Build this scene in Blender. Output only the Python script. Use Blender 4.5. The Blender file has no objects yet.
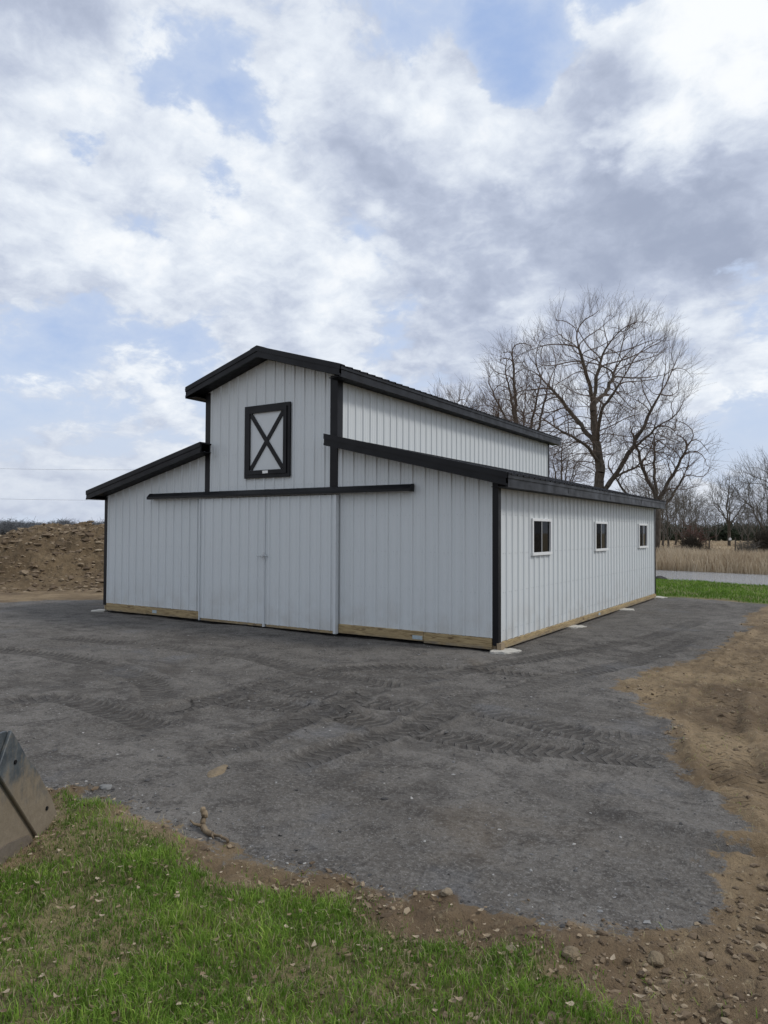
import bpy, math, random
import numpy as np
from mathutils import Vector

sc = bpy.context.scene
C = sc.collection
RNG = np.random.default_rng(7)
YAW = 0.5736

# ------------------------------------------------------------------ camera
cam = bpy.data.cameras.new("camera"); camo = bpy.data.objects.new("camera", cam); C.objects.link(camo)
cam.sensor_fit = 'VERTICAL'; cam.sensor_height = 36.0; cam.lens = 36.0*712.3/1024
cam.clip_start = 0.05; cam.clip_end = 4000
def _basis(yaw, pitch, roll):
    f = Vector((-math.sin(yaw)*math.cos(pitch), math.cos(yaw)*math.cos(pitch), math.sin(pitch)))
    r = Vector((math.cos(yaw), math.sin(yaw), 0)); u = r.cross(f)
    c, s = math.cos(roll), math.sin(roll)
    return c*r+s*u, -s*r+c*u, f
_r, _u, _f = _basis(YAW, 0.0279, 0.0044)
from mathutils import Matrix
M_ = Matrix(((_r.x, _u.x, -_f.x), (_r.y, _u.y, -_f.y), (_r.z, _u.z, -_f.z)))
CAM = Vector((4.272, -9.685, 1.715))
camo.matrix_world = Matrix.Translation(CAM) @ M_.to_4x4()
sc.camera = camo
CR = np.array([math.cos(YAW), math.sin(YAW)])      # heading of the camera: right and forward on the ground
CF = np.array([-math.sin(YAW), math.cos(YAW)])

# ------------------------------------------------------------------ world, sun, exposure
SUN_EL, SUN_AZ = math.radians(48), math.radians(68)      # azimuth from +Y clockwise (towards +X)
sund = Vector((math.sin(SUN_AZ)*math.cos(SUN_EL), math.cos(SUN_AZ)*math.cos(SUN_EL), math.sin(SUN_EL)))
sl = bpy.data.lights.new("sun", 'SUN'); sl.energy = 1.7; sl.angle = math.radians(11); sl.color = (1, .96, .9)
so = bpy.data.objects.new("sun", sl); C.objects.link(so)
so.rotation_euler = (-sund).to_track_quat('-Z', 'Y').to_euler()
sc.view_settings.view_transform = 'Standard'; sc.view_settings.look = 'None'
sc.view_settings.exposure = 0.10; sc.view_settings.gamma = 1.0
sc.view_settings.use_curve_mapping = False
sc.cycles.max_bounces = 5; sc.cycles.diffuse_bounces = 3; sc.cycles.glossy_bounces = 3; sc.cycles.transmission_bounces = 3; sc.cycles.transparent_max_bounces = 8

class NT:
    def __init__(s, tree): s.t = tree; s.t.nodes.clear()
    def n(s, typ, ins=None, **kw):
        nd = s.t.nodes.new(typ)
        for k, v in kw.items(): setattr(nd, k, v)
        for k, v in (ins or {}).items(): s.set(nd.inputs[k], v)
        return nd
    def set(s, sock, v):
        if isinstance(v, bpy.types.NodeSocket): s.t.links.new(v, sock)
        elif isinstance(v, bpy.types.Node): s.t.links.new(v.outputs[0], sock)
        else: sock.default_value = v
    def m(s, op, a, b=0.0, c=None, clamp=False):
        nd = s.n('ShaderNodeMath', operation=op, use_clamp=clamp); s.set(nd.inputs[0], a); s.set(nd.inputs[1], b)
        if c is not None: s.set(nd.inputs[2], c)
        return nd.outputs[0]
    def vm(s, op, a, b=(0, 0, 0), scale=None):
        nd = s.n('ShaderNodeVectorMath', operation=op); s.set(nd.inputs[0], a); s.set(nd.inputs[1], b)
        if scale is not None: s.set(nd.inputs[3], scale)
        return nd.outputs['Value'] if op in ('DOT_PRODUCT', 'LENGTH') else nd.outputs[0]
    def ss(s, v, lo, hi, a=0.0, b=1.0):
        nd = s.n('ShaderNodeMapRange', interpolation_type='SMOOTHSTEP')
        s.set(nd.inputs[0], v); s.set(nd.inputs[1], lo); s.set(nd.inputs[2], hi); s.set(nd.inputs[3], a); s.set(nd.inputs[4], b)
        return nd.outputs[0]
    def noise(s, vec, scale, detail=4, rough=.5, dist=0.0):
        nd = s.n('ShaderNodeTexNoise', {'Scale': scale, 'Detail': detail, 'Roughness': rough, 'Distortion': dist})
        if vec is not None: s.set(nd.inputs['Vector'], vec)
        return nd.outputs[0]
    def mix(s, f, a, b, mode='MIX'):
        nd = s.n('ShaderNodeMix', data_type='RGBA', blend_type=mode)
        s.set(nd.inputs[0], f); s.set(nd.inputs[6], a if not isinstance(a, tuple) else (*a[:3], 1)); s.set(nd.inputs[7], b if not isinstance(b, tuple) else (*b[:3], 1))
        return nd.outputs[2]
    def ramp(s, f, stops):
        nd = s.n('ShaderNodeValToRGB'); s.set(nd.inputs[0], f); e = nd.color_ramp.elements
        while len(e) < len(stops): e.new(.5)
        for q, (p_, c_) in zip(e, stops): q.position = p_; q.color = (*c_, 1)
        return nd.outputs[0]

w = bpy.data.worlds.new("World"); sc.world = w; w.use_nodes = True
T = NT(w.node_tree)
dirv = T.n('ShaderNodeTexCoord').outputs['Generated']
sep = T.n('ShaderNodeSeparateXYZ', {0: dirv})
zc = T.m('MAXIMUM', sep.outputs[2], 0.0)
den = T.m('ADD', zc, .65)
P = T.vm('SCALE', T.vm('MULTIPLY', dirv, (1.0, 1.0, 1.7)), scale=T.m('DIVIDE', 1.0, den))
warp = T.n('ShaderNodeTexNoise', {'Vector': P, 'Scale': 9.0, 'Detail': 3.0, 'Roughness': .6}).outputs[1]
P2 = T.vm('ADD', P, T.vm('SCALE', T.vm('SUBTRACT', warp, (.5, .5, .5)), scale=.045))
dwarp = T.n('ShaderNodeTexNoise', {'Vector': P, 'Scale': 6.0, 'Detail': 6.0, 'Roughness': .6}).outputs[1]
dw = T.vm('NORMALIZE', T.vm('ADD', dirv, T.vm('SCALE', T.vm('SUBTRACT', dwarp, (.5, .5, .5)), scale=.17)))
def blobs(lst):
    """bright and dark banks of cloud, each given by the compass direction and height it stands at and its angular radius"""
    acc = None
    for d, rad, wt in lst:
        v = Vector(d).normalized()
        dt = T.vm('DOT_PRODUCT', dw, tuple(v))
        b = T.ss(dt, math.cos(math.radians(rad)), math.cos(math.radians(rad*.15)), 0.0, wt)
        acc = b if acc is None else T.m('ADD', acc, b)
    return acc
cov_b = blobs([((-.693, .497, .522), 6.5, -.13), ((-.735, .46, .497), 5.0, -.13), ((-.62, .564, .545), 5, -.07), ((-.578, .637, .51), 4.5, -.10),
               ((-.313, .765, .563), 4.6, -.15), ((-.325, .79, .52), 3.6, -.08), ((-.07, .826, .56), 5.0, -.15), ((-.20, .79, .58), 5.0, -.10),
               ((-.483, .759, .437), 2.6, -.08), ((-.647, .631, .42), 3.2, -.06), ((-.73, .57, .37), 4.0, -.05), ((-.74, .63, .22), 12, -.05), ((-.05, .985, .16), 9, -.05),
               ((-.141, .853, .48), 9, .16), ((-.137, .828, .543), 3.6, .18), ((-.071, .856, .512), 5, .20), ((-.397, .785, .476), 8, .12), ((-.302, .879, .368), 14, .16),
               ((-.774, .489, .402), 10, .07), ((-.52, .62, .58), 7, .12), ((-.735, .41, .55), 6, .12), ((-.55, .72, .40), 9, .05)])
def dens(vec): return T.noise(vec, 4.2, 10, .60)
n1 = dens(P2)
n1s = dens(T.vm('ADD', P2, (.022, .010, .040)))
relief = T.m('SUBTRACT', n1, n1s)
n2 = T.noise(P, 2.3, 3, .5)
D0 = T.m('ADD', T.m('ADD', n1, cov_b), T.m('MULTIPLY', T.m('SUBTRACT', n2, .5), .18)); D0 = T.m('ADD', D0, .055)
veil = T.ss(D0, .25, .55, .12, .72)               # thin high cloud
cover = T.ss(D0, .45, .525)                        # broken cumulus
core = T.ss(D0, .50, .86)                          # thickness: cores go grey
br_b = blobs([((-.10, .855, .50), 7.5, .30), ((-.174, .87, .455), 3.6, .24), ((-.137, .828, .54), 4, .13), ((-.10, .84, .53), 4, .06), ((-.235, .857, .458), 1.6, .26), ((-.32, .815, .479), 5, .16), ((-.40, .785, .47), 5, .18), ((-.36, .835, .415), 4, .16), ((-.43, .74, .53), 4, .14),
              ((-.774, .489, .402), 7, .14), ((-.52, .62, .58), 5, .10), ((-.62, .66, .42), 6, .10), ((-.52, .76, .36), 4, .14), ((-.16, .94, .30), 3, .16),
              ((-.302, .879, .370), 8, -.20), ((-.20, .905, .372), 8.0, -.19), ((-.12, .918, .378), 8, -.17), ((-.05, .91, .40), 6, -.16), ((-.394, .837, .38), 7, -.22), ((-.47, .77, .44), 3.5, -.16), ((-.483, .74, .50), 5, -.10),
              ((-.735, .416, .57), 8, -.20), ((-.66, .48, .59), 6, -.12), ((-.80, .50, .32), 7, -.10), ((-.35, .93, .12), 10, -.05)])
tb = T.m('ADD', T.m('ADD', br_b, T.m('MULTIPLY', relief, 2.2)), T.m('MULTIPLY', core, -.20))
tb = T.m('ADD', T.m('ADD', tb, T.m('MULTIPLY', T.m('SUBTRACT', n1, .5), .5)), .72); tb = T.ss(tb, -.03, 1.12)
ccol = T.ramp(tb, [(0, (3.4, 3.9, 5.1)), (.35, (4.7, 5.25, 6.5)), (.62, (6.2, 6.75, 7.75)), (.85, (7.6, 8.1, 8.8)), (1, (9.0, 9.25, 9.5))])
sky = T.n('ShaderNodeTexSky', sky_type='NISHITA', sun_disc=False, sun_elevation=SUN_EL, sun_rotation=SUN_AZ, air_density=1.0, dust_density=1.2, ozone_density=1.5)
blue = T.mix(.85, T.mix(1.0, sky.outputs[0], (1.0, 1.0, 1.0), 'MULTIPLY'), (3.2, 4.6, 7.7))
hz = T.ss(zc, 0.0, .34)
blue = T.mix(hz, (5.5, 6.6, 8.2), blue)
col = T.mix(cover, T.mix(veil, blue, (6.2, 6.9, 8.1)), ccol)
lowc = T.ss(zc, 0.02, .20, .55, 0.0)
col = T.mix(lowc, col, (5.4, 5.9, 6.9))
bg = T.n('ShaderNodeBackground', {0: col, 1: 0.1})
out = T.n('ShaderNodeOutputWorld'); T.t.links.new(bg.outputs[0], out.inputs[0])

# ------------------------------------------------------------------ helpers
def tag(o, label=None, cat=None, group=None, kind=None):
    if label: o['label'] = label
    if cat: o['category'] = cat
    if group: o['group'] = group
    if kind: o['kind'] = kind
    return o
def empty(name, loc=(0, 0, 0), rz=0):
    o = bpy.data.objects.new(name, None); C.objects.link(o); o.location = loc; o.rotation_euler.z = rz
    o.empty_display_size = .2
    return o
class MB:
    def __init__(s): s.v = []; s.f = []
    def quad(s, a, b, c, d): s.poly([a, b, c, d])
    def poly(s, pts):
        k = len(s.v); s.v += [tuple(p_) for p_ in pts]; s.f.append(tuple(range(k, k+len(pts))))
    def box(s, x0, x1, y0, y1, z0, z1):
        s.hexa([(x0, y0, z0), (x1, y0, z0), (x1, y1, z0), (x0, y1, z0), (x0, y0, z1), (x1, y0, z1), (x1, y1, z1), (x0, y1, z1)])
    def hexa(s, p_):
        k = len(s.v); s.v += [tuple(q) for q in p_]
        for f in ((3, 2, 1, 0), (4, 5, 6, 7), (0, 1, 5, 4), (1, 2, 6, 5), (2, 3, 7, 6), (3, 0, 4, 7)): s.f.append(tuple(k+i for i in f))
    def beam(s, a, b, wd, th, up=(0, 0, 1)):
        a, b, up = Vector(a), Vector(b), Vector(up); d = (b-a).normalized(); sd = d.cross(up).normalized()*wd/2; u2 = sd.cross(d).normalized()*th/2
        s.hexa([a-sd-u2, a+sd-u2, b+sd-u2, b-sd-u2, a-sd+u2, a+sd+u2, b+sd+u2, b-sd+u2])
    def prism(s, prof, ext):
        """prof: list of 3D points (planar); ext: extrusion vector"""
        n = len(prof); k = len(s.v); e = Vector(ext)
        s.v += [tuple(q) for q in prof] + [tuple(Vector(q)+e) for q in prof]
        s.f.append(tuple(range(k+n-1, k-1, -1))); s.f.append(tuple(range(k+n, k+2*n)))
        for i in range(n): j = (i+1) % n; s.f.append((k+i, k+j, k+n+j, k+n+i))
    def tube(s, pts, rad, sides=8):
        pts = [Vector(q) for q in pts]; rings = []
        for i, q in enumerate(pts):
            d = (pts[min(i+1, len(pts)-1)]-pts[max(i-1, 0)]).normalized()
            u = d.cross(Vector((.13, .27, .95))).normalized(); v = d.cross(u); k = len(s.v)
            r = rad[i] if hasattr(rad, '__len__') else rad
            s.v += [tuple(q+(u*math.cos(2*math.pi*j/sides)+v*math.sin(2*math.pi*j/sides))*r) for j in range(sides)]; rings.append(k)
        for a, b in zip(rings, rings[1:]):
            for j in range(sides): s.f.append((a+j, a+(j+1) % sides, b+(j+1) % sides, b+j))
        s.f.append(tuple(rings[0]+j for j in range(sides))[::-1]); s.f.append(tuple(rings[-1]+j for j in range(sides)))
    def build(s, name, mat, parent=None, bevel=0, smooth=False):
        me = bpy.data.meshes.new(name); me.from_pydata(s.v, [], s.f); me.materials.append(mat)
        if bevel or True:
            import bmesh
            bm = bmesh.new(); bm.from_mesh(me)
            if bevel:
                bmesh.ops.bevel(bm, geom=bm.edges[:], offset=bevel, segments=1, affect='EDGES', clamp_overlap=True)
            bmesh.ops.recalc_face_normals(bm, faces=bm.faces[:]) if bevel else None
            bm.to_mesh(me); bm.free()
        if smooth: me.polygons.foreach_set('use_smooth', [True]*len(me.polygons))
        o = bpy.data.objects.new(name, me); C.objects.link(o); o.parent = parent
        return o
def mesh_np(name, V, F, mat, parent=None, smooth=False, attrs=None):
    """V (n,3); F list of int arrays (m,k) of any k"""
    me = bpy.data.meshes.new(name)
    if not isinstance(F, (list, tuple)): F = [F]
    F = [f for f in F if len(f)]
    me.vertices.add(len(V)); me.vertices.foreach_set('co', np.ascontiguousarray(V, dtype=np.float32).ravel())
    li = np.concatenate([f.ravel() for f in F]).astype(np.int32)
    tot = np.concatenate([np.full(len(f), f.shape[1]) for f in F]).astype(np.int32)
    st = np.concatenate(([0], np.cumsum(tot)[:-1])).astype(np.int32)
    me.loops.add(len(li)); me.loops.foreach_set('vertex_index', li)
    me.polygons.add(len(tot)); me.polygons.foreach_set('loop_start', st)
    try: me.polygons.foreach_set('loop_total', tot)
    except Exception: pass
    me.update(calc_edges=True)
    for k, a in (attrs or {}).items():
        at = me.attributes.new(k, 'FLOAT', 'POINT'); at.data.foreach_set('value', np.ascontiguousarray(a, dtype=np.float32))
    me.polygons.foreach_set('use_smooth', np.full(len(tot), smooth, dtype=bool))
    if mat: me.materials.append(mat)
    o = bpy.data.objects.new(name, me); C.objects.link(o); o.parent = parent
    return o
# noise on numpy arrays
def _h(ix, iy, seed):
    n = (ix*374761393 + iy*668265263 + seed*974634777) & 0x7fffffff
    n = ((n ^ (n >> 13))*1274126177) & 0x7fffffff
    return ((n ^ (n >> 16)) & 0xffff)/65535.0
def vnoise(x, y, seed=0):
    ix = np.floor(x).astype(np.int64); iy = np.floor(y).astype(np.int64); fx = x-ix; fy = y-iy
    fx = fx*fx*(3-2*fx); fy = fy*fy*(3-2*fy)
    a = _h(ix, iy, seed)*(1-fx)+_h(ix+1, iy, seed)*fx; b = _h(ix, iy+1, seed)*(1-fx)+_h(ix+1, iy+1, seed)*fx
    return a*(1-fy)+b*fy
def fbm(x, y, oct=4, seed=0, gain=.5):
    t = 0; a = 1; s = 0
    for o in range(oct):
        t = t+a*(vnoise(x*2**o+17.3*o, y*2**o-9.1*o, seed+o)-.5); s += a; a *= gain
    return t/s*2
def ridged(x, y, oct=4, seed=0):
    t = 0; a = 1; s = 0
    for o in range(oct):
        t = t+a*(1-np.abs(2*vnoise(x*2**o+7.7*o, y*2**o+3.1*o, seed+o)-1)); s += a; a *= .5
    return t/s
def sstep(x, a, b): t = np.clip((x-a)/(b-a), 0, 1); return t*t*(3-2*t)
def polysd(x, y, poly):
    """signed distance to a polygon, positive inside"""
    p_ = np.array(poly, float); d = np.full(x.shape, 1e9); ins = np.zeros(x.shape, bool)
    for i in range(len(p_)):
        a = p_[i]; b = p_[(i+1) % len(p_)]; e = b-a; wx = x-a[0]; wy = y-a[1]
        t = np.clip((wx*e[0]+wy*e[1])/(e@e), 0, 1); d = np.minimum(d, (wx-t*e[0])**2+(wy-t*e[1])**2)
        c = (a[1] > y) != (b[1] > y)
        with np.errstate(divide='ignore', invalid='ignore'): xi = a[0]+(y-a[1])*e[0]/(e[1] if e[1] else 1e-12)
        ins ^= c & (x < xi)
    return np.where(ins, 1, -1)*np.sqrt(d)
def polyline(x, y, pts):
    """distance, signed side and arc length to a polyline"""
    best = np.full(x.shape, 1e9); S = np.zeros(x.shape); L = np.zeros(x.shape); acc = 0
    for a, b in zip(pts, pts[1:]):
        a = np.array(a); b = np.array(b); e = b-a; l = math.hypot(*e); wx = x-a[0]; wy = y-a[1]
        t = np.clip((wx*e[0]+wy*e[1])/(l*l), 0, 1); d = np.hypot(wx-t*e[0], wy-t*e[1]); m_ = d < best
        best = np.where(m_, d, best); S = np.where(m_, np.sign(e[0]*wy-e[1]*wx), S); L = np.where(m_, acc+t*l, L); acc += l
    return best, S, L, acc
def smoothline(pts, n=6):
    p_ = [np.array(q, float) for q in pts]; p_ = [2*p_[0]-p_[1]]+p_+[2*p_[-1]-p_[-2]]; o = []
    for i in range(1, len(p_)-2):
        for t in np.arange(n)/n:
            a, b, c, d = p_[i-1:i+3]; o.append(.5*(2*b+(c-a)*t+(2*a-5*b+4*c-d)*t*t+(3*b-a-3*c+d)*t**3))
    o.append(p_[-2]); return o

# ------------------------------------------------------------------ materials
def mat(name):
    m_ = bpy.data.materials.new(name); m_.use_nodes = True; t = NT(m_.node_tree)
    b = t.n('ShaderNodeBsdfPrincipled'); o = t.n('ShaderNodeOutputMaterial'); t.t.links.new(b.outputs[0], o.inputs[0])
    return m_, t, b
def simple(name, col, rough=.6, var=.15, scale=6, metallic=0, bump=0, bscale=40, spec=.5):
    m_, t, b = mat(name); co = t.n('ShaderNodeTexCoord').outputs['Object']
    n = t.noise(co, scale, 5, .6)
    t.set(b.inputs['Base Color'], t.mix(n, tuple(c*(1-var) for c in col), tuple(min(1, c*(1+var)) for c in col)))
    t.set(b.inputs['Roughness'], t.ss(t.noise(co, scale*2.3, 3), .2, .8, max(.02, rough-.1), min(1, rough+.1)))
    b.inputs['Metallic'].default_value = metallic; b.inputs['Specular IOR Level'].default_value = spec
    if bump:
        bp = t.n('ShaderNodeBump', {'Strength': 1.0, 'Distance': bump, 'Height': t.noise(co, bscale, 5, .6)}); t.set(b.inputs['Normal'], bp.outputs[0])
    return m_
def panel_mat():
    m_, t, b = mat('white_steel'); co = t.n('ShaderNodeTexCoord').outputs['Object']
    sp = t.n('ShaderNodeSeparateXYZ', {0: co})
    dust = t.m('MULTIPLY', t.ss(sp.outputs[2], .9, .15), t.ss(t.noise(co, 3.0, 5, .6), .35, .7), clamp=True)
    base = t.mix(t.noise(co, .7, 4, .55), (.555, .585, .595), (.59, .617, .624))
    st = t.n('ShaderNodeMapping', {0: co, 3: (7.0, 7.0, .35)})
    base = t.mix(t.ss(t.noise(st.outputs[0], 1.5, 4, .6), .5, .85, 0, .06), base, (.45, .46, .45))
    t.set(b.inputs['Base Color'], t.mix(t.m('MULTIPLY', dust, .32), base, (.36, .33, .29)))
    b.inputs['Roughness'].default_value = .42; b.inputs['Specular IOR Level'].default_value = .45
    bp = t.n('ShaderNodeBump', {'Strength': .25, 'Distance': .005, 'Height': t.noise(co, 2.5, 3, .5)}); t.set(b.inputs['Normal'], bp.outputs[0])
    return m_
def wood_mat(name, c0, c1):
    m_, t, b = mat(name); co = t.n('ShaderNodeTexCoord').outputs['Object']
    mp = t.n('ShaderNodeMapping', {0: co, 3: (1.2, 1.2, 14.0)})
    g = t.noise(mp.outputs[0], 3.0, 8, .65, 1.2); kn = t.n('ShaderNodeTexVoronoi', {'Vector': t.vm('MULTIPLY', co, (1.6, 1.6, 6)), 'Scale': 1.3})
    base = t.mix(t.ss(g, .34, .62), c0, c1)
    base = t.mix(t.ss(kn.outputs[0], .16, .05), base, (.10, .06, .03))
    base = t.mix(t.ss(t.noise(co, 1.3, 3), .45, .75, 0, .5), base, tuple(c*.72 for c in c1))
    sp = t.n('ShaderNodeSeparateXYZ', {0: co})
    base = t.mix(t.m('MULTIPLY', t.ss(sp.outputs[2], .07, .0), t.ss(t.noise(co, 9, 4), .3, .7, .2, .8)), base, (.13, .12, .11))
    t.set(b.inputs['Base Color'], base); b.inputs['Roughness'].default_value = .8
    bp = t.n('ShaderNodeBump', {'Strength': .6, 'Distance': .004, 'Height': g}); t.set(b.inputs['Normal'], bp.outputs[0])
    return m_
WHITE = panel_mat()
WTRIM = simple('white_trim', (.56, .585, .595), .45, .05)
VINYL = simple('white_vinyl', (.66, .67, .67), .35, .04)
GREYV = simple('grey_vinyl', (.22, .22, .22), .5, .1)
BLACK = simple('black_steel', (.0075, .0075, .009), .42, .25, 2.0, spec=.22)
BROOF = simple('black_roof_steel', (.011, .011, .013), .42, .25, 3.0, spec=.25)
SOFF = simple('black_soffit', (.006, .006, .007), .6, .2, spec=.2)
WOOD = wood_mat('treated_lumber', (.165, .112, .05), (.385, .29, .15))
CONC = simple('concrete', (.44, .42, .375), .9, .35, 12, bump=.01, bscale=30)
GALV = simple('galvanized', (.5, .52, .53), .4, .15, 8, metallic=.6)
TAGM = simple('plastic_tag', (.34, .40, .42), .5, .35, 60)
STICK = simple('white_sticker', (.75, .75, .73), .5, .05)
INNER = simple('bare_stud_wood', (.25, .19, .12), .8)
m_, t, b = mat('window_glass'); tr = t.n('ShaderNodeBsdfTransparent', {0: (.09, .095, .10, 1)}); gl = t.n('ShaderNodeBsdfGlossy', {0: (.9, .9, .9, 1), 1: .03})
fr = t.n('ShaderNodeFresnel', {0: 1.14}); mx = t.n('ShaderNodeMixShader', {0: fr.outputs[0]}); t.set(mx.inputs[1], tr.outputs[0]); t.set(mx.inputs[2], gl.outputs[0])
t.t.links.new(mx.outputs[0], [n for n in t.t.nodes if n.type == 'OUTPUT_MATERIAL'][0].inputs[0]); GLASS = m_
m_, t, b = mat('screen_mesh'); co = t.n('ShaderNodeTexCoord').outputs['Object']
tr = t.n('ShaderNodeBsdfTransparent'); df = t.n('ShaderNodeBsdfDiffuse', {0: (.012, .012, .013, 1)}); mx = t.n('ShaderNodeMixShader', {0: .5}); t.set(mx.inputs[1], tr.outputs[0]); t.set(mx.inputs[2], df.outputs[0])
t.t.links.new(mx.outputs[0], [n for n in t.t.nodes if n.type == 'OUTPUT_MATERIAL'][0].inputs[0]); SCREEN = m_

def ground_mat():
    m_, t, b = mat('yard_soil'); co = t.n('ShaderNodeTexCoord').outputs['Object']
    A = lambda nm: t.n('ShaderNodeAttribute', attribute_name=nm).outputs['Fac']
    grav, grass, dry, fresh, mulch = A('gravel'), A('grass'), A('dry'), A('fresh'), A('mulch'); tread, tmask = A('tread'), A('treadmask')
    # gravel: crushed asphalt, charcoal with pale and bluish chips
    n_lo = t.noise(co, .55, 4, .6); n_mid = t.noise(co, 3.2, 6, .65); n_hi = t.noise(co, 38, 4, .7); n_vh = t.noise(co, 130, 2, .6)
    g = t.mix(t.ss(n_lo, .32, .68), (.098, .088, .077), (.160, .147, .132))
    g = t.mix(t.ss(n_mid, .44, .66, 0, .8), g, (.050, .044, .039))
    g = t.mix(t.ss(t.noise(co, 8.5, 5, .7), .5, .72, 0, .6), g, (.145, .137, .128))
    g = t.mix(t.ss(n_hi, .47, .70, 0, .60), g, (.20, .192, .18))
    g = t.mix(t.ss(n_vh, .52, .68, 0, .55), g, (.036, .032, .029))
    vo = t.n('ShaderNodeTexVoronoi', {'Vector': co, 'Scale': 62.0})
    chip = t.m('MULTIPLY', t.ss(vo.outputs[0], .34, .18), t.ss(t.n('ShaderNodeSeparateColor', {0: vo.outputs[1]}).outputs[0], .62, .72))
    g = t.mix(t.m('MULTIPLY', chip, .4), g, (.33, .32, .30))
    g = t.mix(t.ss(t.noise(co, .8, 4, .6), .56, .70, 0, .45), g, (.175, .175, .18))
    g = t.mix(t.ss(t.noise(co, .45, 5, .65), .56, .68, 0, .35), g, (.12, .092, .062))
    lug = t.m('MULTIPLY', t.ss(t.m('SINE', t.m('ADD', t.m('MULTIPLY', tread, 2*math.pi/.105), t.m('MULTIPLY', n_mid, 2.2))), -.25, .35), tmask)
    gr1 = t.noise(co, 19, 3, .75)
    g = t.mix(t.ss(gr1, .52, .68, 0, .42), g, (.19, .177, .16)); g = t.mix(t.ss(gr1, .46, .33, 0, .55), g, (.048, .043, .039))
    g = t.mix(t.m('MULTIPLY', t.m('SUBTRACT', tmask, lug), .55), g, (.035, .031, .028))
    g = t.mix(t.m('MULTIPLY', fresh, .55), g, (.040, .035, .031))
    # soil
    s = t.mix(t.ss(t.noise(co, 1.1, 6, .65), .3, .7), (.118, .082, .047), (.255, .188, .112))
    s = t.mix(t.ss(t.noise(co, 6, 6, .7), .45, .75, 0, .7), s, (.075, .054, .036))
    s = t.mix(t.ss(t.noise(co, 45, 4, .7), .57, .8, 0, .45), s, (.31, .24, .155))
    s = t.mix(t.m('MULTIPLY', mulch, .6), s, (.075, .05, .032))
    s = t.mix(t.ss(t.noise(t.n('ShaderNodeMapping', {0: co, 2: (0, 0, .95), 3: (7, 4.5, 8)}).outputs[0], 1.6, 7, .78), .54, .72, 0, .5), s, (.38, .31, .195))
    s = t.mix(t.ss(t.noise(co, 23, 4, .75), .45, .30, 0, .6), s, (.07, .05, .033))
    # far fields and lawn
    df = t.mix(t.ss(t.noise(co, .25, 6, .7), .3, .7), (.34, .265, .165), (.48, .40, .27))
    lw = t.mix(t.ss(t.noise(co, 2.0, 6, .7), .3, .7), (.070, .108, .020), (.12, .165, .034))
    lw = t.mix(t.ss(t.noise(co, 9.0, 5, .7), .5, .8, 0, .5), lw, (.14, .13, .06))
    rag = t.m('ADD', t.m('MULTIPLY', t.m('SUBTRACT', t.noise(co, 5.5, 7, .72), .5), 1.5), t.m('MULTIPLY', t.m('SUBTRACT', n_hi, .5), .8))
    c = t.mix(t.ss(t.m('ADD', grav, rag), .36, .64), s, g); c = t.mix(grass, c, lw); c = t.mix(dry, c, df)
    t.set(b.inputs['Base Color'], c); b.inputs['Roughness'].default_value = .95; b.inputs['Specular IOR Level'].default_value = .25
    h = t.m('ADD', t.m('MULTIPLY', n_hi, .6), t.m('ADD', t.m('MULTIPLY', n_vh, .35), t.m('ADD', t.m('MULTIPLY', t.noise(co, 14, 4, .6), .8), t.m('MULTIPLY', lug, 1.1))))
    bp = t.n('ShaderNodeBump', {'Strength': 1.0, 'Distance': .022, 'Height': h}); t.set(b.inputs['Normal'], bp.outputs[0])
    return m_
SOIL = ground_mat()

# ------------------------------------------------------------------ ground
def axis(lo, hi, step, far):
    def run():
        o, st, q = [], step, 0.0
        while q < far: st *= 1.035 if q < 45 else 1.15; q += st; o.append(q)
        return np.array(o)
    r_ = run(); return np.concatenate([lo-r_[::-1], np.arange(lo, hi+1e-6, step), hi+r_])
gx = axis(-7.0, 5.2, .023, 1500); gy = axis(-9.0, 1.2, .023, 1500)
X, Y = np.meshgrid(gx, gy)
GRAVEL = [(2.69, 10.0), (2.56, 6.48), (2.8, 4.19), (2.66, 1.8), (2.28, -.12), (2.15, -1.43), (2.37, -1.98), (2.91, -2.8), (3.08, -3.53), (3.33, -4.21), (3.62, -4.69), (3.77, -5.2), (3.81, -5.73), (3.68, -6.29),
          (3.38, -6.61), (3.05, -6.68), (2.65, -6.77), (2.29, -6.9), (1.97, -6.88), (1.6, -6.92), (1.32, -6.94), (.85, -6.89), (.27, -6.81), (-.14, -6.82), (-.62, -6.96), (-2, -7.3), (-6, -8), (-16, -8), (-19, -3), (-12.47, -.44), (-12.2, .65), (-11.12, 1.43), (-10.2, 11), (0, 10.75), (1.3, 10.5)]
LAWN = [(.80, -7.7), (.5, -7.3), (.02, -6.93), (.436, -6.82), (1.0, -6.98), (1.425, -7.12), (1.75, -7.18), (2.0, -7.0), (2.224, -6.96), (2.644, -6.99), (2.976, -6.93), (3.261, -6.92), (3.48, -6.96), (3.66, -7.05), (4.4, -7.6), (5, -12), (-6, -12), (-6, -8.6), (-2, -7.9)]
BACKLAWN = [(-.4, 10.6), (1.14, 10.7), (2.74, 10.1), (6, 9.6), (14, 8.8), (30, 9), (30, 26), (8, 19.0), (1.76, 19.3), (-.4, 19.8), (-2.8, 22.2), (-12, 25), (-14, 12)]
POND = [(-14, 27.5), (-8, 25.6), (-2.81, 22.3), (-1.6, 20.9), (-.41, 19.9), (1.76, 19.3), (6, 19.0), (12, 20.0), (26, 24), (34, 30), (26, 31), (12, 28.6), (6, 29.0), (1.12, 29.81), (-4.25, 31.21), (-10, 31.5), (-15, 30)]
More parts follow.
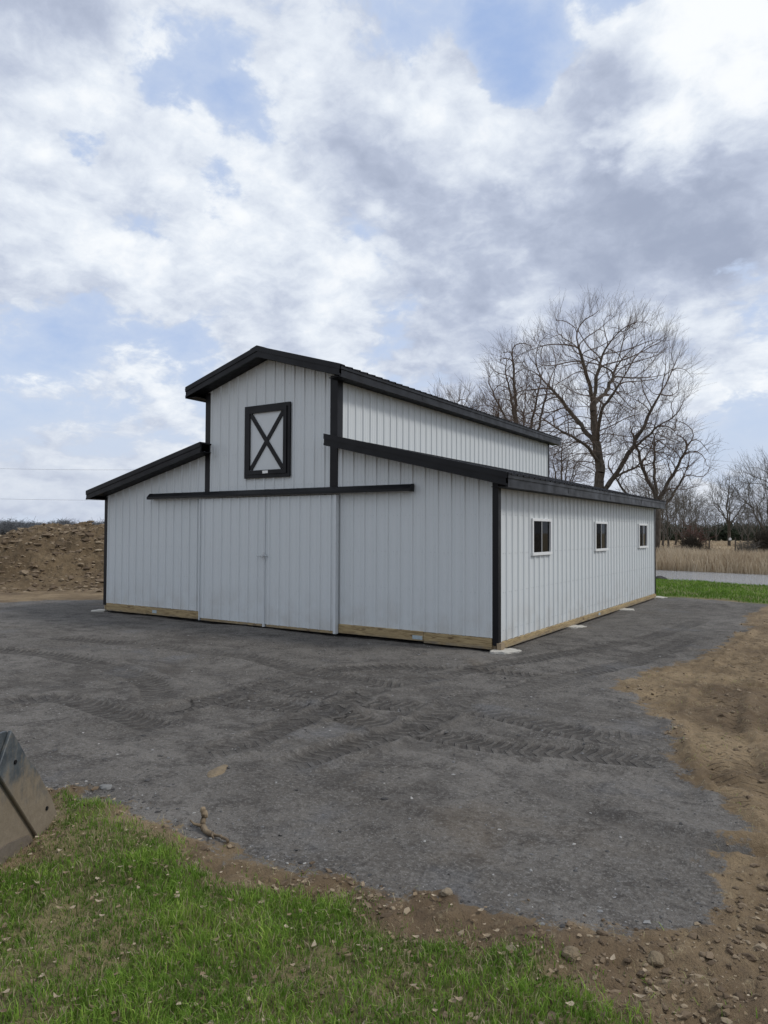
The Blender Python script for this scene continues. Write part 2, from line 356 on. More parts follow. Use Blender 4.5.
def masks(X, Y):
    wob = .16*fbm(X*1.6, Y*1.6, 4, 3)+.17*fbm(X*6, Y*6, 5, 31)
    sdg = polysd(X, Y, GRAVEL)+wob
    grav = sstep(sdg, -.20, .22)
    sdl = polysd(X, Y, LAWN)+.10*fbm(X*3, Y*3, 3, 5)
    patch = fbm(X*2.3, Y*2.3, 4, 11)
    grass = sstep(sdl, -.06, .14)*sstep(patch+.25+.9*sstep(sdl, 0, .7), -.25, .12)
    sdb = polysd(X, Y, BACKLAWN)+.4*fbm(X*.8, Y*.8, 3, 8)
    back = sstep(sdb, -.15, .2)
    sdp = polysd(X, Y, POND)+.75*fbm(X*.55, Y*.55, 4, 9)
    return sdg, grav, sdl, grass, back, sdp
sdg, grav, sdl, grass, back, sdp = masks(X, Y)
yf = X*CF[0]+Y*CF[1]
dist = np.hypot(X-CAM.x, Y-CAM.y)
TRK = [([(2.95, -3.35), (2.47, -3.68), (1.86, -3.5), (1.25, -3.46), (.62, -3.68), (-.15, -3.80), (-1.6, -3.6)], .20, .014),
       ([(3.2, -3.95), (2.96, -4.05), (2.38, -4.2), (1.95, -4.36), (1.42, -4.4), (.81, -4.35), (-.01, -4.31), (-1.3, -4.5)], .20, .014),
       ([(.80, -5.75), (.94, -5.04), (1.06, -4.28), (1.07, -3.74), (.9, -2.6)], .17, .020),
       ([(.08, -5.9), (.18, -5.23), (.13, -4.66), (.06, -3.95), (-.1, -2.8)], .17, .014),
       ([(-1.17, -5.3), (-1.15, -4.25), (-1.13, -3.31), (-.87, -2.26), (.39, -1.62), (1.7, -1.5)], .19, .012),
       ([(-2.9, -5.9), (-2.41, -5.36), (-1.49, -5.4), (-.6, -5.5)], .18, .014),
       ([(2.3, -4.9), (2.77, -5.15), (3.07, -5.28), (3.37, -5.37), (3.78, -5.35), (4.2, -5.2)], .09, -.035),
       ([(.02, -3.17), (.38, -1.41), (.9, .09), (1.5, 2.19), (1.9, 5.5)], .19, .010), ([(1.2, -2.6), (1.55, -1.0), (2.0, .6), (2.1, 3)], .19, .010),
       ([(-6.5, -3.0), (-4.5, -2.6), (-2.5, -2.5), (-1.0, -2.9), (.3, -2.9)], .2, .014), ([(-6.5, -4.2), (-4.5, -3.9), (-2.6, -4.2), (-1.4, -4.9)], .2, .014),
       ([(3.9, -4.9), (3.5, -3.6), (3.2, -2.0), (3.1, .5), (3.2, 5)], .22, .022), ([(4.6, -4.3), (4.3, -3.0), (4.0, -1.0), (4.1, 3), (4.4, 8)], .22, .022)]
fresh = np.zeros_like(X); Z = np.zeros_like(X); TLn = np.zeros_like(X); TMk = np.zeros_like(X)
near = (X > -9) & (X < 6) & (Y > -9.5) & (Y < 10)
xs, ys = X[near], Y[near]; zz = np.zeros_like(xs); fr_ = np.zeros_like(xs); tl_ = np.zeros_like(xs); tm_ = np.zeros_like(xs)
for pts, hw, amp in TRK:
    pl = smoothline(pts); d, sd, L, tot = polyline(xs, ys, pl)
    d = d+.014*fbm(xs*4, ys*4, 3, 21); ends = sstep(L, 0, .35)*sstep(tot-L, 0, .35)*(.45+.55*sstep(fbm(xs*1.3, ys*1.3, 3, int(40+100*hw)), -.4, .3))
    if amp < 0:
        zz += amp*np.exp(-(d/hw)**2)*ends*1.3 - amp*.8*np.exp(-((d-hw*1.7)/(hw*.6))**2)*ends; fr_ = np.maximum(fr_, .9*np.exp(-(d/hw)**2)*ends)
    else:
        inside = sstep(hw-d, 0, .05)*ends
        cen = .55+.45*sstep(np.abs(d), .01, .06)          # shallower print down the middle of the tread
        zz += inside*(-amp*1.1)+amp*1.5*np.exp(-((d-hw-.05)/.05)**2)*ends
        tl_ = np.where(d < hw+.08, L+.45*d, tl_); tm_ = np.where(d < hw+.08, inside*cen, tm_)
        fr_ = np.maximum(fr_, inside*.55)
TLn[near] = tl_; TMk[near] = tm_
Z[near] += zz; fresh[near] = fr_
rough = fbm(X*5, Y*5, 4, 51)
scuff = sstep(fbm(X*.7, Y*.7, 3, 62), -.25, .25)*(.35+.65*sstep(Y, -6.4, -4.8))
Z += grav*(.018*fbm(X*1.2, Y*1.2, 3, 52)+.007*rough*near+.006*fbm(X*22, Y*22, 2, 53)*near+scuff*near*.020*(ridged(X*2.6, Y*4.2, 4, 63)-.55))
fresh = np.maximum(fresh, .75*scuff*sstep(ridged(X*1.9, Y*3.4, 4, 64), .66, .80)*near)
br = sstep(X*.6-Y*.8, 7.0, 8.2)*(1-grav)*near            # churned corner by the camera's right foot
Z += (1-grav)*near*(.030*rough+.020*fbm(X*14, Y*14, 3, 55)+.03*(ridged(X*1.7, Y*2.6, 5, 65)-.55)*(X > 1.9)+.012*fbm(X*28, Y*28, 2, 68)+.030*fbm(X*1.5, Y*1.5, 3, 56)*(X > 1.5))
Z += br*(.085*(ridged(X*4.2, Y*4.2, 4, 57)-.55)+.02*fbm(X*14, Y*14, 3, 58))
edge = np.exp(-((sdg+.10)/.13)**2)*sstep(-Y, 5.8, 6.6)*(X < 4.2)*near
Z += edge*(.018+.022*fbm(X*7, Y*7, 3, 59))
Z += .02*np.exp(-(sdg/.12)**2)*near*(Y > -5.5)*fbm(X*3, Y*3, 3, 60)
Z += grass*.012*near
barnd = np.maximum(np.maximum(-X-9.30, X+.12), np.maximum(-Y+.10, Y-10.4))
Z -= .035*np.exp(-np.clip(barnd, 0, 9)**2/.12)
Z = np.where(sdp > -2.6, Z-.33*sstep(sdp, -2.6, .05)-.5*sstep(sdp, .0, 1.5), Z)
Z += .25*sstep(dist, 40, 90)*fbm(X*.03, Y*.03, 3, 61)*sstep(dist, 40, 60)
dry = np.clip(sstep(yf, 20, 27)*(1-back), 0, 1)
dry = np.maximum(dry, sstep(dist, 34, 48)*(1-back)); dry = np.where(sdp > -.6, dry*.3, dry)
lawnall = np.maximum(grass*.30, back*(.55+.45*sstep(fbm(X*1.5, Y*1.5, 4, 66), -.3, .2)))
mulch = np.clip(br*.65+edge*.1+.8*sstep(fbm(X*.9, Y*.9, 3, 71), .1, .5), 0, 1)*(1-grav)
nv = X.size; idx = np.arange(nv).reshape(X.shape)
quads = np.stack([idx[:-1, :-1], idx[:-1, 1:], idx[1:, 1:], idx[1:, :-1]], -1).reshape(-1, 4)
V = np.stack([X, Y, Z], -1).reshape(-1, 3)
att = dict(gravel=grav.ravel(), grass=lawnall.ravel(), dry=dry.ravel(), fresh=fresh.ravel(), tread=TLn.ravel(), treadmask=TMk.ravel(), mulch=mulch.ravel())
gq = att['gravel'][quads].mean(1) > .5; lq = (~gq) & (back.ravel()[quads].mean(1) > .5)
def sub(name, sel):
    f = quads[sel]; u, inv = np.unique(f, return_inverse=True)
    o = mesh_np(name, V[u], inv.reshape(-1, 4), SOIL, smooth=True, attrs={k: a[u] for k, a in att.items()})
    tag(o, kind='structure'); return o
sub('gravel_yard', gq); sub('lawn', lq); sub('ground', ~gq & ~lq)
from bisect import bisect
def gz(x, y):
    i = min(max(bisect(list(gx), x)-1, 0), len(gx)-2) if False else int(np.clip(np.searchsorted(gx, x)-1, 0, len(gx)-2)); j = int(np.clip(np.searchsorted(gy, y)-1, 0, len(gy)-2))
    return float(Z[j:j+2, i:i+2].mean())
def gzv(x, y):
    i = np.clip(np.searchsorted(gx, x)-1, 0, len(gx)-2); j = np.clip(np.searchsorted(gy, y)-1, 0, len(gy)-2)
    return (Z[j, i]+Z[j+1, i]+Z[j, i+1]+Z[j+1, i+1])/4
# pond water
m_, t, b = mat('pond_water'); co = t.n('ShaderNodeTexCoord').outputs['Object']
b.inputs['Base Color'].default_value = (.34, .345, .35, 1); b.inputs['Roughness'].default_value = .10; b.inputs['IOR'].default_value = 1.33
mp = t.n('ShaderNodeMapping', {0: co, 3: (1, 2.5, 1)})
bp = t.n('ShaderNodeBump', {'Strength': 1.0, 'Distance': .16, 'Height': t.noise(mp.outputs[0], 2.4, 4, .6)}); t.set(b.inputs['Normal'], bp.outputs[0])
pm = MB(); pm.poly([(x, y, -.30) for x, y in ((-18, 20), (40, 20), (40, 34), (-18, 34))]); tag(pm.build('pond', m_), kind='structure')

# ------------------------------------------------------------------ barn
barn = tag(empty('barn', (0, 0, 0)), 'white ribbed-steel barn with black trim, raised centre roof and two lean-to wings', 'barn')
Lb, Wb, A1, A2 = 10.28, 9.144, 2.94, 6.07        # depth, width, right and left corners of the raised centre
H0, HE = .165, 2.40
PIT = .2286
def rib_profile(s0, s1, cuts=(), first=.09, minor=True):
    pts = {}
    k = s0+first-PIT
    while k < s1+PIT:
        for ds, d in ((-.027, 0), (-.013, .021), (.013, .021), (.027, 0)): pts[k+ds] = d
        if minor:
            for mm in (.076, .152):
                for ds, d in ((-.013, 0), (-.005, .004), (.005, .004), (.013, 0)): pts[k+mm+ds] = d
        k += PIT
    ks = np.array(sorted(pts)); ds = np.array([pts[q] for q in ks])
    allp = sorted(set([s0, s1]+[q for q in ks if s0 < q < s1]+[c for c in cuts if s0 < c < s1]))
    return [(q, float(np.interp(q, ks, ds))) for q in allp]
def ribwall(mapper, s0, s1, zb, zt, holes=(), first=.09, kinks=(), name='wall', m=None, parent=None):
    """ribbed steel sheet; mapper(s, depth, z) -> point; zt(s) roof line; holes (sa, sb, za, zb)"""
    cuts = [c for h in holes for c in h[:2]]+list(kinks); prof = rib_profile(s0, s1, cuts, first); mb = MB()
    for (sa, da), (sb, db) in zip(prof, prof[1:]):
        mid = (sa+sb)/2; h = [q for q in holes if q[0] < mid < q[1]]
        segs = [(zb, zb, h[0][2], h[0][2]), (h[0][3], h[0][3], zt(sa), zt(sb))] if h else [(zb, zb, zt(sa), zt(sb))]
        for z0a, z0b, z1a, z1b in segs:
            mb.quad(mapper(sa, da, z0a), mapper(sb, db, z0b), mapper(sb, db, z1b), mapper(sa, da, z1a))
    return mb.build(name, m or WHITE, parent or barn)
# roof lines (top of steel)
EO, FO = .28, .30                                  # eave and front overhang
CX = -(A1+A2)/2; PZ, EZ = 5.0, 4.455
cslope = (PZ-EZ)/((A2-A1)/2+EO)
def zc_top(x): return PZ-cslope*abs(x-CX)
LZ0, LZ1 = 3.31, 2.545
lsl = (LZ0-LZ1)/(A1+EO)
def zr_top(x): return LZ1+lsl*(EO-x)               # right lean-to
def zl_top(x): return LZ1+lsl*(x+Wb+EO)            # left lean-to
front = lambda s, d, z: (s, -d, z)
side = lambda s, d, z: (d, s, z)
leftm = lambda s, d, z: (-Wb-d, Lb-s, z)
backm = lambda s, d, z: (-s, Lb+d, z)
DX0, DX1, DZ = -6.10, -2.90, 2.34                  # door opening in the wall
f1 = ribwall(front, -Wb, -A2, H0, lambda s: zl_top(s)-.06, [(DX0, -A2-.0001, 0, DZ)], name='front_wall')
f2 = ribwall(front, -A2+.0, -A1, 2.34, lambda s: zc_top(s)-.06, kinks=(CX,), first=.12, name='front_wall')
f3 = ribwall(front, -A1, 0, H0, lambda s: zr_top(s)-.06, [(-A1+.0001, DX1, 0, DZ)], first=.11, name='front_wall')
WIN = [(1.7614-.443, 1.7614+.443), (5.2321-.443, 5.2321+.443), (8.8944-.443, 8.8944+.443)]
WZ0, WZ1 = 1.345, 1.947
ribwall(side, 0, Lb, .105, lambda s: HE+.1, [(a+.03, b_-.03, WZ0+.03, WZ1-.03) for a, b_ in WIN], name='side_wall')
ribwall(leftm, 0, Lb, H0, lambda s: HE+.1, name='side_wall')
ribwall(backm, 0, Wb, H0, lambda s: (zr_top(-s) if s < A1 else zc_top(-s) if s < A2 else zl_top(-s))-.06, kinks=(A1, A1+.001, A2, A2+.001, -CX), name='back_wall')
ribwall(lambda s, d, z: (-A1+d, s, z), 0, Lb, 3.2, lambda s: zc_top(-A1)-.12, name='upper_wall')
ribwall(lambda s, d, z: (-A2-d, Lb-s, z), 0, Lb, 3.2, lambda s: zc_top(-A2)-.12, name='upper_wall')
# screw heads in rows
def screws(mapper, s0, s1, zrows, zt, first=.09, skip=()):
    mb = MB(); k = s0+first-PIT
    while k < s1:
        for off in (-.045, PIT/2):
            s = k+off
            if s0+.1 < s < s1-.1:
                for z in zrows:
                    if z < zt(s)-.1 and not any(a < s < b_ and c < z < d_ for a, b_, c, d_ in skip):
                        c = Vector(mapper(s, .006, z)); o_ = Vector(mapper(s, 0, z)); e1 = (Vector(mapper(s+1, 0, z))-o_)
                        nrm = (c-o_)*1; pts = [o_+e1*.0055*math.cos(q)+Vector((0, 0, .0055))*math.sin(q) for q in np.arange(6)*math.pi/3]
                        mb.prism(pts, nrm)
        k += PIT
    o = mb.build('screw_rows', GALV, barn); o['kind'] = 'stuff'
rows = [.26, .82, 1.40, 1.98, 2.55, 3.15, 3.75, 4.35]
screws(front, -Wb, -A2, rows, lambda s: zl_top(s)-.2, skip=[(DX0-.05, -6, 0, 2.4)])
screws(front, -A1, 0, rows, lambda s: zr_top(s)-.2, first=.11, skip=[(-3, -2.85, 0, 2.4)])
screws(front, -A2, -A1, rows[4:], lambda s: zc_top(s)-.2, first=.12, skip=[(-5.1, -3.9, 2.6, 4.1)])
screws(side, 0, Lb, rows[:4], lambda s: HE+.3, skip=[(a-.05, b_+.05, WZ0-.1, WZ1+.1) for a, b_ in WIN])

# roofs
def roof_sheet(name, x0, z0, x1, z1, y0, y1):
    """ribbed steel with ribs down the slope, x0/z0 at the ridge and x1/z1 at the eave"""
    prof = rib_profile(y0, y1, first=.07, minor=False); mb = MB(); dx, dz = x1-x0, z1-z0; l = math.hypot(dx, dz); nx, nz = -dz/l, dx/l
    if nz < 0: nx, nz = -nx, -nz
    for (a, da), (b_, db) in zip(prof, prof[1:]):
        q = [(x0+nx*da, a, z0+nz*da), (x0+nx*db, b_, z0+nz*db), (x1+nx*db, b_, z1+nz*db), (x1+nx*da, a, z1+nz*da)]
        mb.poly(q if dx < 0 else q[::-1])
    o = mb.build(name, BROOF, barn)
    so_ = o.modifiers.new('sheet', 'SOLIDIFY'); so_.thickness = .004; so_.offset = -1
    return o
YB = Lb+.28; YBL = Lb+.02
def rake(name, pa, pb, y0, parent, h=.165):
    """gable-end trim board from pa (x,z) to pb (x,z) at the front, with a narrower drip strip proud of it along its top"""
    (xa, za), (xb, zb_) = pa, pb; mb = MB()
    mb.hexa([(xa, y0, za-h), (xb, y0, zb_-h), (xb, y0+.03, zb_-h), (xa, y0+.03, za-h), (xa, y0, za), (xb, y0, zb_), (xb, y0+.03, zb_), (xa, y0+.03, za)])
    mb.hexa([(xa, y0-.014, za-.062), (xb, y0-.014, zb_-.062), (xb, y0-.002, zb_-.062), (xa, y0-.002, za-.062), (xa, y0-.014, za+.022), (xb, y0-.014, zb_+.022), (xb, y0-.002, zb_+.022), (xa, y0-.002, za+.022)])
    mb.hexa([(xa, y0-.014, za+.0225), (xb, y0-.014, zb_+.0225), (xb, y0+.13, zb_+.0225), (xa, y0+.13, za+.0225), (xa, y0-.014, za+.027), (xb, y0-.014, zb_+.027), (xb, y0+.13, zb_+.027), (xa, y0+.13, za+.027)])
    mb.hexa([(xa, y0-.010, za-h-.004), (xb, y0-.010, zb_-h-.004), (xb, y0-.001, zb_-h-.004), (xa, y0-.001, za-h-.004), (xa, y0-.010, za-h+.03), (xb, y0-.010, zb_-h+.03), (xb, y0-.001, zb_-h+.03), (xa, y0-.001, za-h+.03)])
    return mb.build(name, BLACK, parent)
def soffit(name, x0, z0, x1, z1, y0, y1, parent):
    mb = MB(); mb.hexa([(x0, y0, z0-.012), (x1, y0, z1-.012), (x1, y1, z1-.012), (x0, y1, z0-.012), (x0, y0, z0), (x1, y0, z1), (x1, y1, z1), (x0, y1, z0)])
    return mb.build(name, SOFF, parent)
def eave(name, x, sgn, ztop, y0, y1, parent, h=.185, wallx=None):
    """eave fascia with a rolled drip edge, and its level soffit back to the wall"""
    mb = MB(); xa, xb = (x-.02, x) if sgn > 0 else (x, x+.02)
    mb.box(xa, xb, y0, y1, ztop-h, ztop-.012)
    xo = x+sgn*.018
    mb.box(min(x+sgn*.001, xo), max(x+sgn*.001, xo), y0, y1, ztop-.06, ztop-.012)
    mb.box(min(x+sgn*.001, x+sgn*.010), max(x+sgn*.001, x+sgn*.010), y0, y1, ztop-h-.004, ztop-h+.03)
    n = int((y1-y0)/3.1)
    for k in range(1, n+1):                        # lapped joints of the trim lengths
        yy = y0+(y1-y0)*k/(n+1); mb.box(min(x+sgn*.0015, x+sgn*.004), max(x+sgn*.0015, x+sgn*.004), yy, yy+.09, ztop-h+.031, ztop-.061)
    f = mb.build(name, BLACK, parent)
    mb = MB(); a, b_ = sorted((x-sgn*.021, wallx)); mb.box(a, b_, y0+.031, y1, ztop-h+.004, ztop-h+.014); mb.build('eave_soffit', SOFF, parent)
    return f
# raised centre roof
xr, xl = -A1+EO, -A2-EO
rr = roof_sheet('roof', CX, PZ, xr+.03, EZ-.008, -FO, YB); rl = roof_sheet('roof', CX, PZ, xl-.03, EZ-.008, -FO, YB)
rake('rake_trim', (CX, PZ), (xr, EZ), -FO, rr); rake('rake_trim', (xl, EZ), (CX, PZ), -FO, rl)
soffit('rake_soffit', CX, PZ-.150, xr-.02, EZ-.150, -FO+.031, -.021, rr); soffit('rake_soffit', xl+.02, EZ-.150, CX, PZ-.150, -FO+.031, -.021, rl)
eave('eave_fascia', xr, 1, EZ, -FO, YB, rr, wallx=-A1+.021); eave('eave_fascia', xl, -1, EZ, -FO, YB, rl, wallx=-A2-.021)
mb = MB()
mb.poly([(CX-.16, -FO-.016, PZ-.16*cslope+.030), (CX, -FO-.016, PZ+.033), (CX, YB, PZ+.033), (CX-.16, YB, PZ-.16*cslope+.030)][::-1]); mb.poly([(CX+.16, -FO-.016, PZ-.16*cslope+.030), (CX, -FO-.016, PZ+.033), (CX, YB, PZ+.033), (CX+.16, YB, PZ-.16*cslope+.030)])
rc = mb.build('ridge_cap', BROOF, rr); rc.modifiers.new('sheet', 'SOLIDIFY').thickness = .004
mb = MB(); mb.hexa([(xl, YB-.03, EZ-.165), (CX, YB-.03, PZ-.165), (CX, YB, PZ-.165), (xl, YB, EZ-.165), (xl, YB-.03, EZ-.005), (CX, YB-.03, PZ-.005), (CX, YB, PZ-.005), (xl, YB, EZ-.005)]); mb.build('rake_trim', BLACK, rl)
mb = MB(); mb.hexa([(CX, YB-.03, PZ-.165), (xr, YB-.03, EZ-.165), (xr, YB, EZ-.165), (CX, YB, PZ-.165), (CX, YB-.03, PZ-.005), (xr, YB-.03, EZ-.005), (xr, YB, EZ-.005), (CX, YB, PZ-.005)]); mb.build('rake_trim', BLACK, rr)
# lean-to roofs
RX = -2.99; LX = -5.93
lr = roof_sheet('lean_to_roof', -A1+.025, zr_top(-A1+.025), EO+.03, zr_top(EO+.03), -FO, YBL); ll = roof_sheet('lean_to_roof', -A2-.025, zl_top(-A2-.025), -Wb-EO-.03, zl_top(-Wb-EO-.03), -FO, YBL)
rake('rake_trim', (RX, zr_top(RX)), (EO, LZ1), -FO, lr); rake('rake_trim', (-Wb-EO, LZ1), (LX, zl_top(LX)), -FO, ll)
soffit('rake_soffit', RX, zr_top(RX)-.150, EO-.02, LZ1-.150, -FO+.031, -.021, lr); soffit('rake_soffit', -Wb-EO+.02, LZ1-.150, LX, zl_top(LX)-.150, -FO+.031, -.021, ll)
mb = MB(); mb.hexa([(RX, -FO+.031, zr_top(RX)-.004), (-A1+.024, -FO+.031, zr_top(-A1)-.010), (-A1+.024, -.021, zr_top(-A1)-.010), (RX, -.021, zr_top(RX)-.004), (RX, -FO+.031, zr_top(RX)+.018), (-A1+.024, -FO+.031, zr_top(-A1)+.012), (-A1+.024, -.021, zr_top(-A1)+.012), (RX, -.021, zr_top(RX)+.018)]); mb.build('flashing', BLACK, lr)
mb = MB(); xa_ = -A2-.024; mb.hexa([(xa_, -FO+.031, zl_top(xa_)-.010), (LX, -FO+.031, zl_top(LX)-.004), (LX, -.021, zl_top(LX)-.004), (xa_, -.021, zl_top(xa_)-.010), (xa_, -FO+.031, zl_top(xa_)+.012), (LX, -FO+.031, zl_top(LX)+.018), (LX, -.021, zl_top(LX)+.018), (xa_, -.021, zl_top(xa_)+.012)]); mb.build('flashing', BLACK, ll)
eave('eave_fascia', EO, 1, LZ1, -FO, YBL, lr, wallx=.021); eave('eave_fascia', -Wb-EO, -1, LZ1, -FO, YBL, ll, h=.155, wallx=-Wb-.021)
for ro, xa, xb, zf in ((lr, -A1+.03, EO, zr_top), (ll, -Wb-EO, -A2-.03, zl_top)):
    mb = MB(); mb.hexa([(xa, YBL-.03, zf(xa)-.165), (xb, YBL-.03, zf(xb)-.165), (xb, YBL, zf(xb)-.165), (xa, YBL, zf(xa)-.165), (xa, YBL-.03, zf(xa)-.005), (xb, YBL-.03, zf(xb)-.005), (xb, YBL, zf(xb)-.005), (xa, YBL, zf(xa)-.005)]); mb.build('rake_trim', BLACK, ro)
# corner trims: L-section
def corner(x, y, sx, sy, z0, z1, wa=.072, zf=None):
    mb = MB(); t_ = .024
    x0, x1 = sorted((x+sx*t_, x-sx*wa)); mb.box(x0, x1, min(y+sy*.0, y+sy*t_), max(y+sy*.0, y+sy*t_), z0, zf or z1)
    y0, y1 = sorted((y-sy*.0005, y-sy*wa)); xa, xb = sorted((x+sx*.0, x+sx*t_)); mb.box(xa, xb, y0, y1, z0, z1)
    return mb.build('corner_trim', BLACK, barn)
corner(0, 0, 1, -1, .06, HE-.03, zf=HE+.045); corner(-Wb, 0, -1, -1, .12, HE-.03, zf=HE+.045); corner(0, Lb, 1, 1, .08, HE-.03); corner(-Wb, Lb, -1, 1, .08, HE-.03)
corner(-A1, 0, 1, -1, 2.47, zc_top(-A1)-.16, .13); corner(-A2, 0, -1, -1, 2.47, zc_top(-A2)-.16, .11); corner(-A1, Lb, 1, 1, 3.3, zc_top(-A1)-.16)
# skirt boards
def skirt(x0, x1, y0, y1, z0, z1, label=None):
    mb = MB(); mb.box(x0, x1, y0, y1, z0, z1); o = mb.build('skirt_board', WOOD, barn, bevel=.004)
    return o
skirt(-1.22, -.078, -.040, -.002, .000, H0-.004); sk = skirt(-2.86, -1.226, -.040, -.002, .022, H0+.006)
mb = MB(); mb.box(-1.42, -1.24, -.0435, -.0405, .045, .105); mb.build('lumber_tag', TAGM, sk)
skirt(-Wb+.10, -7.75, -.040, -.002, .010, H0-.002); sk = skirt(-7.745, -6.20, -.040, -.002, .014, H0-.006)
mb = MB(); mb.box(-7.55, -7.42, -.0435, -.0405, .05, .11); mb.build('lumber_tag', TAGM, sk)
skirt(.002, .040, .104, 4.87, .004, .103); sk = skirt(.002, .040, 4.876, Lb-.02, .000, .100)
mb = MB(); mb.box(.0405, .0435, 4.95, 5.07, .035, .08); mb.build('lumber_tag', TAGM, sk)
skirt(-Wb-.04, -Wb-.002, .02, Lb-.02, -.02, H0)
mb = MB(); mb.box(-.095, -.03, .004, .07, -.12, H0); mb.box(.0, .07, -.03, .095, -.05, .10); mb.build('corner_post', INNER, barn)
# black gap strip behind the doors and threshold
# concrete footings
for k, (x, y, r) in enumerate(((.13, -.01, .20), (.09, 3.20, .22), (.09, 6.75, .23), (.05, 10.35, .24), (-9.2, -.10, .18))):
    n = 26; rg = np.random.default_rng(k+3); rad = r*(1+.16*np.sin(np.arange(n)*2*np.pi/n*2+k)+.10*np.sin(np.arange(n)*2*np.pi/n*5+2*k)+.06*rg.standard_normal(n)); mb = MB(); z = .008
    top = [(x+rad[i]*math.cos(2*math.pi*i/n)*.92, y+rad[i]*math.sin(2*math.pi*i/n)*1.05, z+.004*rg.standard_normal()) for i in range(n)]
    bot = [(x+1.08*(q[0]-x), y+1.08*(q[1]-y), -.12) for q in top]; mb.poly(top)
    for i in range(n): j = (i+1) % n; mb.quad(bot[i], bot[j], top[j], top[i])
    mb.build('concrete_footing', CONC, barn)
# sliding doors
def door(x0, x1, lead):
    y = -.085; zt_, zb_ = 2.335, .055
    mapper = lambda s, d, z: (s, y-d, z)
    o = ribwall(mapper, x0, x1, zb_, lambda s: zt_, first=.10, name='sliding_door')
    mb = MB(); mb.box(x0+.002, x1-.002, y+.004, y+.05, zb_-.002, zt_-.01); mb.build('door_core', INNER, o)
    for xa, xb in (((x0-.003, x0+.012), (x1-.018, x1+.002)) if lead > 0 else ((x0-.002, x0+.016), (x1-.045, x1+.004))):
        mb = MB(); mb.box(xa, xb, y-.030, y+.055, zb_-.045, zt_); mb.build('edge_trim', WTRIM, o)
    mb = MB(); mb.box(x0+.046, x1-.046, y-.010, y+.035, .012, zb_-.003); mb.build('bottom_rail', WOOD, o)
    return o
dl = door(-6.13, -4.478, 1); dr = door(-4.470, -2.872, -1)
mb = MB(); mb.box(-4.50, -4.448, -.121, -.1155, 1.20, 1.34); mb.build('latch_plate', GALV, dr)
mb = MB(); mb.tube([(-4.60, -.118, 1.275), (-4.60, -.150, 1.275), (-4.38, -.150, 1.275), (-4.38, -.118, 1.275)], .009, 8); mb.tube([(-4.474, -.150, 1.30), (-4.474, -.150, 1.25)], .012, 8); mb.build('handle', GALV, dr)
# track with its hood
mb = MB(); x0, x1 = -7.60, -1.42
mb.prism([(x0, -.021, 2.475), (x0, -.10, 2.465), (x0, -.165, 2.395), (x0, -.165, 2.355), (x0, -.150, 2.355), (x0, -.150, 2.385), (x0, -.095, 2.448), (x0, -.021, 2.456)], (x1-x0, 0, 0))
tk = mb.build('door_track', BLACK, barn)
mb = MB(); mb.box(x0+.02, x1-.02, -.12, -.06, 2.352, 2.43); mb.build('track_rail', GALV, tk)
for xx in (x0-.012, x1+.001):
    mb = MB(); mb.prism([(xx, -.021, 2.478), (xx, -.102, 2.470), (xx, -.170, 2.397), (xx, -.170, 2.350), (xx, -.021, 2.350)], (.011, 0, 0)); mb.build('end_cap', BLACK, tk)
for k in range(1, 4):
    xx = x0+(x1-x0)*k/4; mb = MB(); mb.prism([(xx, -.021, 2.4755+.002), (xx, -.1005, 2.468), (xx, -.1675, 2.396), (xx, -.1675, 2.354), (xx, -.1655, 2.354), (xx, -.1655, 2.3955), (xx, -.1, 2.4655), (xx, -.021, 2.4755)], (.07, 0, 0)); mb.build('splice_plate', BLACK, tk)
# hay door with crossed braces
hd = empty('hay_door'); hd.parent = barn
hx0, hx1, hz0, hz1 = -5.03, -3.94, 2.685, 4.015
mb = MB(); fw = .125
def frame(mb, x0, x1, z0, z1, wd, y0, y1):
    mb.box(x0, x1, y0, y1, z1-wd, z1); mb.box(x0, x1, y0, y1, z0, z0+wd); mb.box(x0, x0+wd, y0, y1, z0+wd, z1-wd); mb.box(x1-wd, x1, y0, y1, z0+wd, z1-wd)
frame(mb, hx0, hx1, hz0, hz1, .065, -.055, -.02); mb.build('outer_frame', BLACK, hd)
mb = MB(); frame(mb, hx0+.066, hx1-.066, hz0+.066, hz1-.066, .075, -.075, -.02); mb.build('inner_frame', BLACK, hd)
ix0, ix1, iz0, iz1 = hx0+.141, hx1-.141, hz0+.141, hz1-.141
mb = MB(); mb.box(ix0, ix1, -.040, -.021, iz0, iz1); mb.build('panel', WTRIM, hd)
def brace(a, b_, y0, y1, wd):
    a, b_ = Vector((a[0], 0, a[1])), Vector((b_[0], 0, b_[1])); d = (b_-a).normalized(); s_ = Vector((-d.z, 0, d.x))*wd/2
    q = [a-s_, a+s_, b_+s_, b_-s_]; mb = MB(); mb.prism([(p_.x, y0, p_.z) for p_ in q], (0, y1-y0, 0)); return mb.build('brace', BLACK, hd)
brace((ix0+.02, iz0+.02), (ix1-.02, iz1-.02), -.058, -.0405, .075); brace((ix0+.02, iz1-.02), (ix1-.02, iz0+.02), -.064, -.0407, .075)
mb = MB(); mb.box(-4.56, -4.43, -.0775, -.0752, hz0+.078, hz0+.128); mb.build('sticker', STICK, hd)
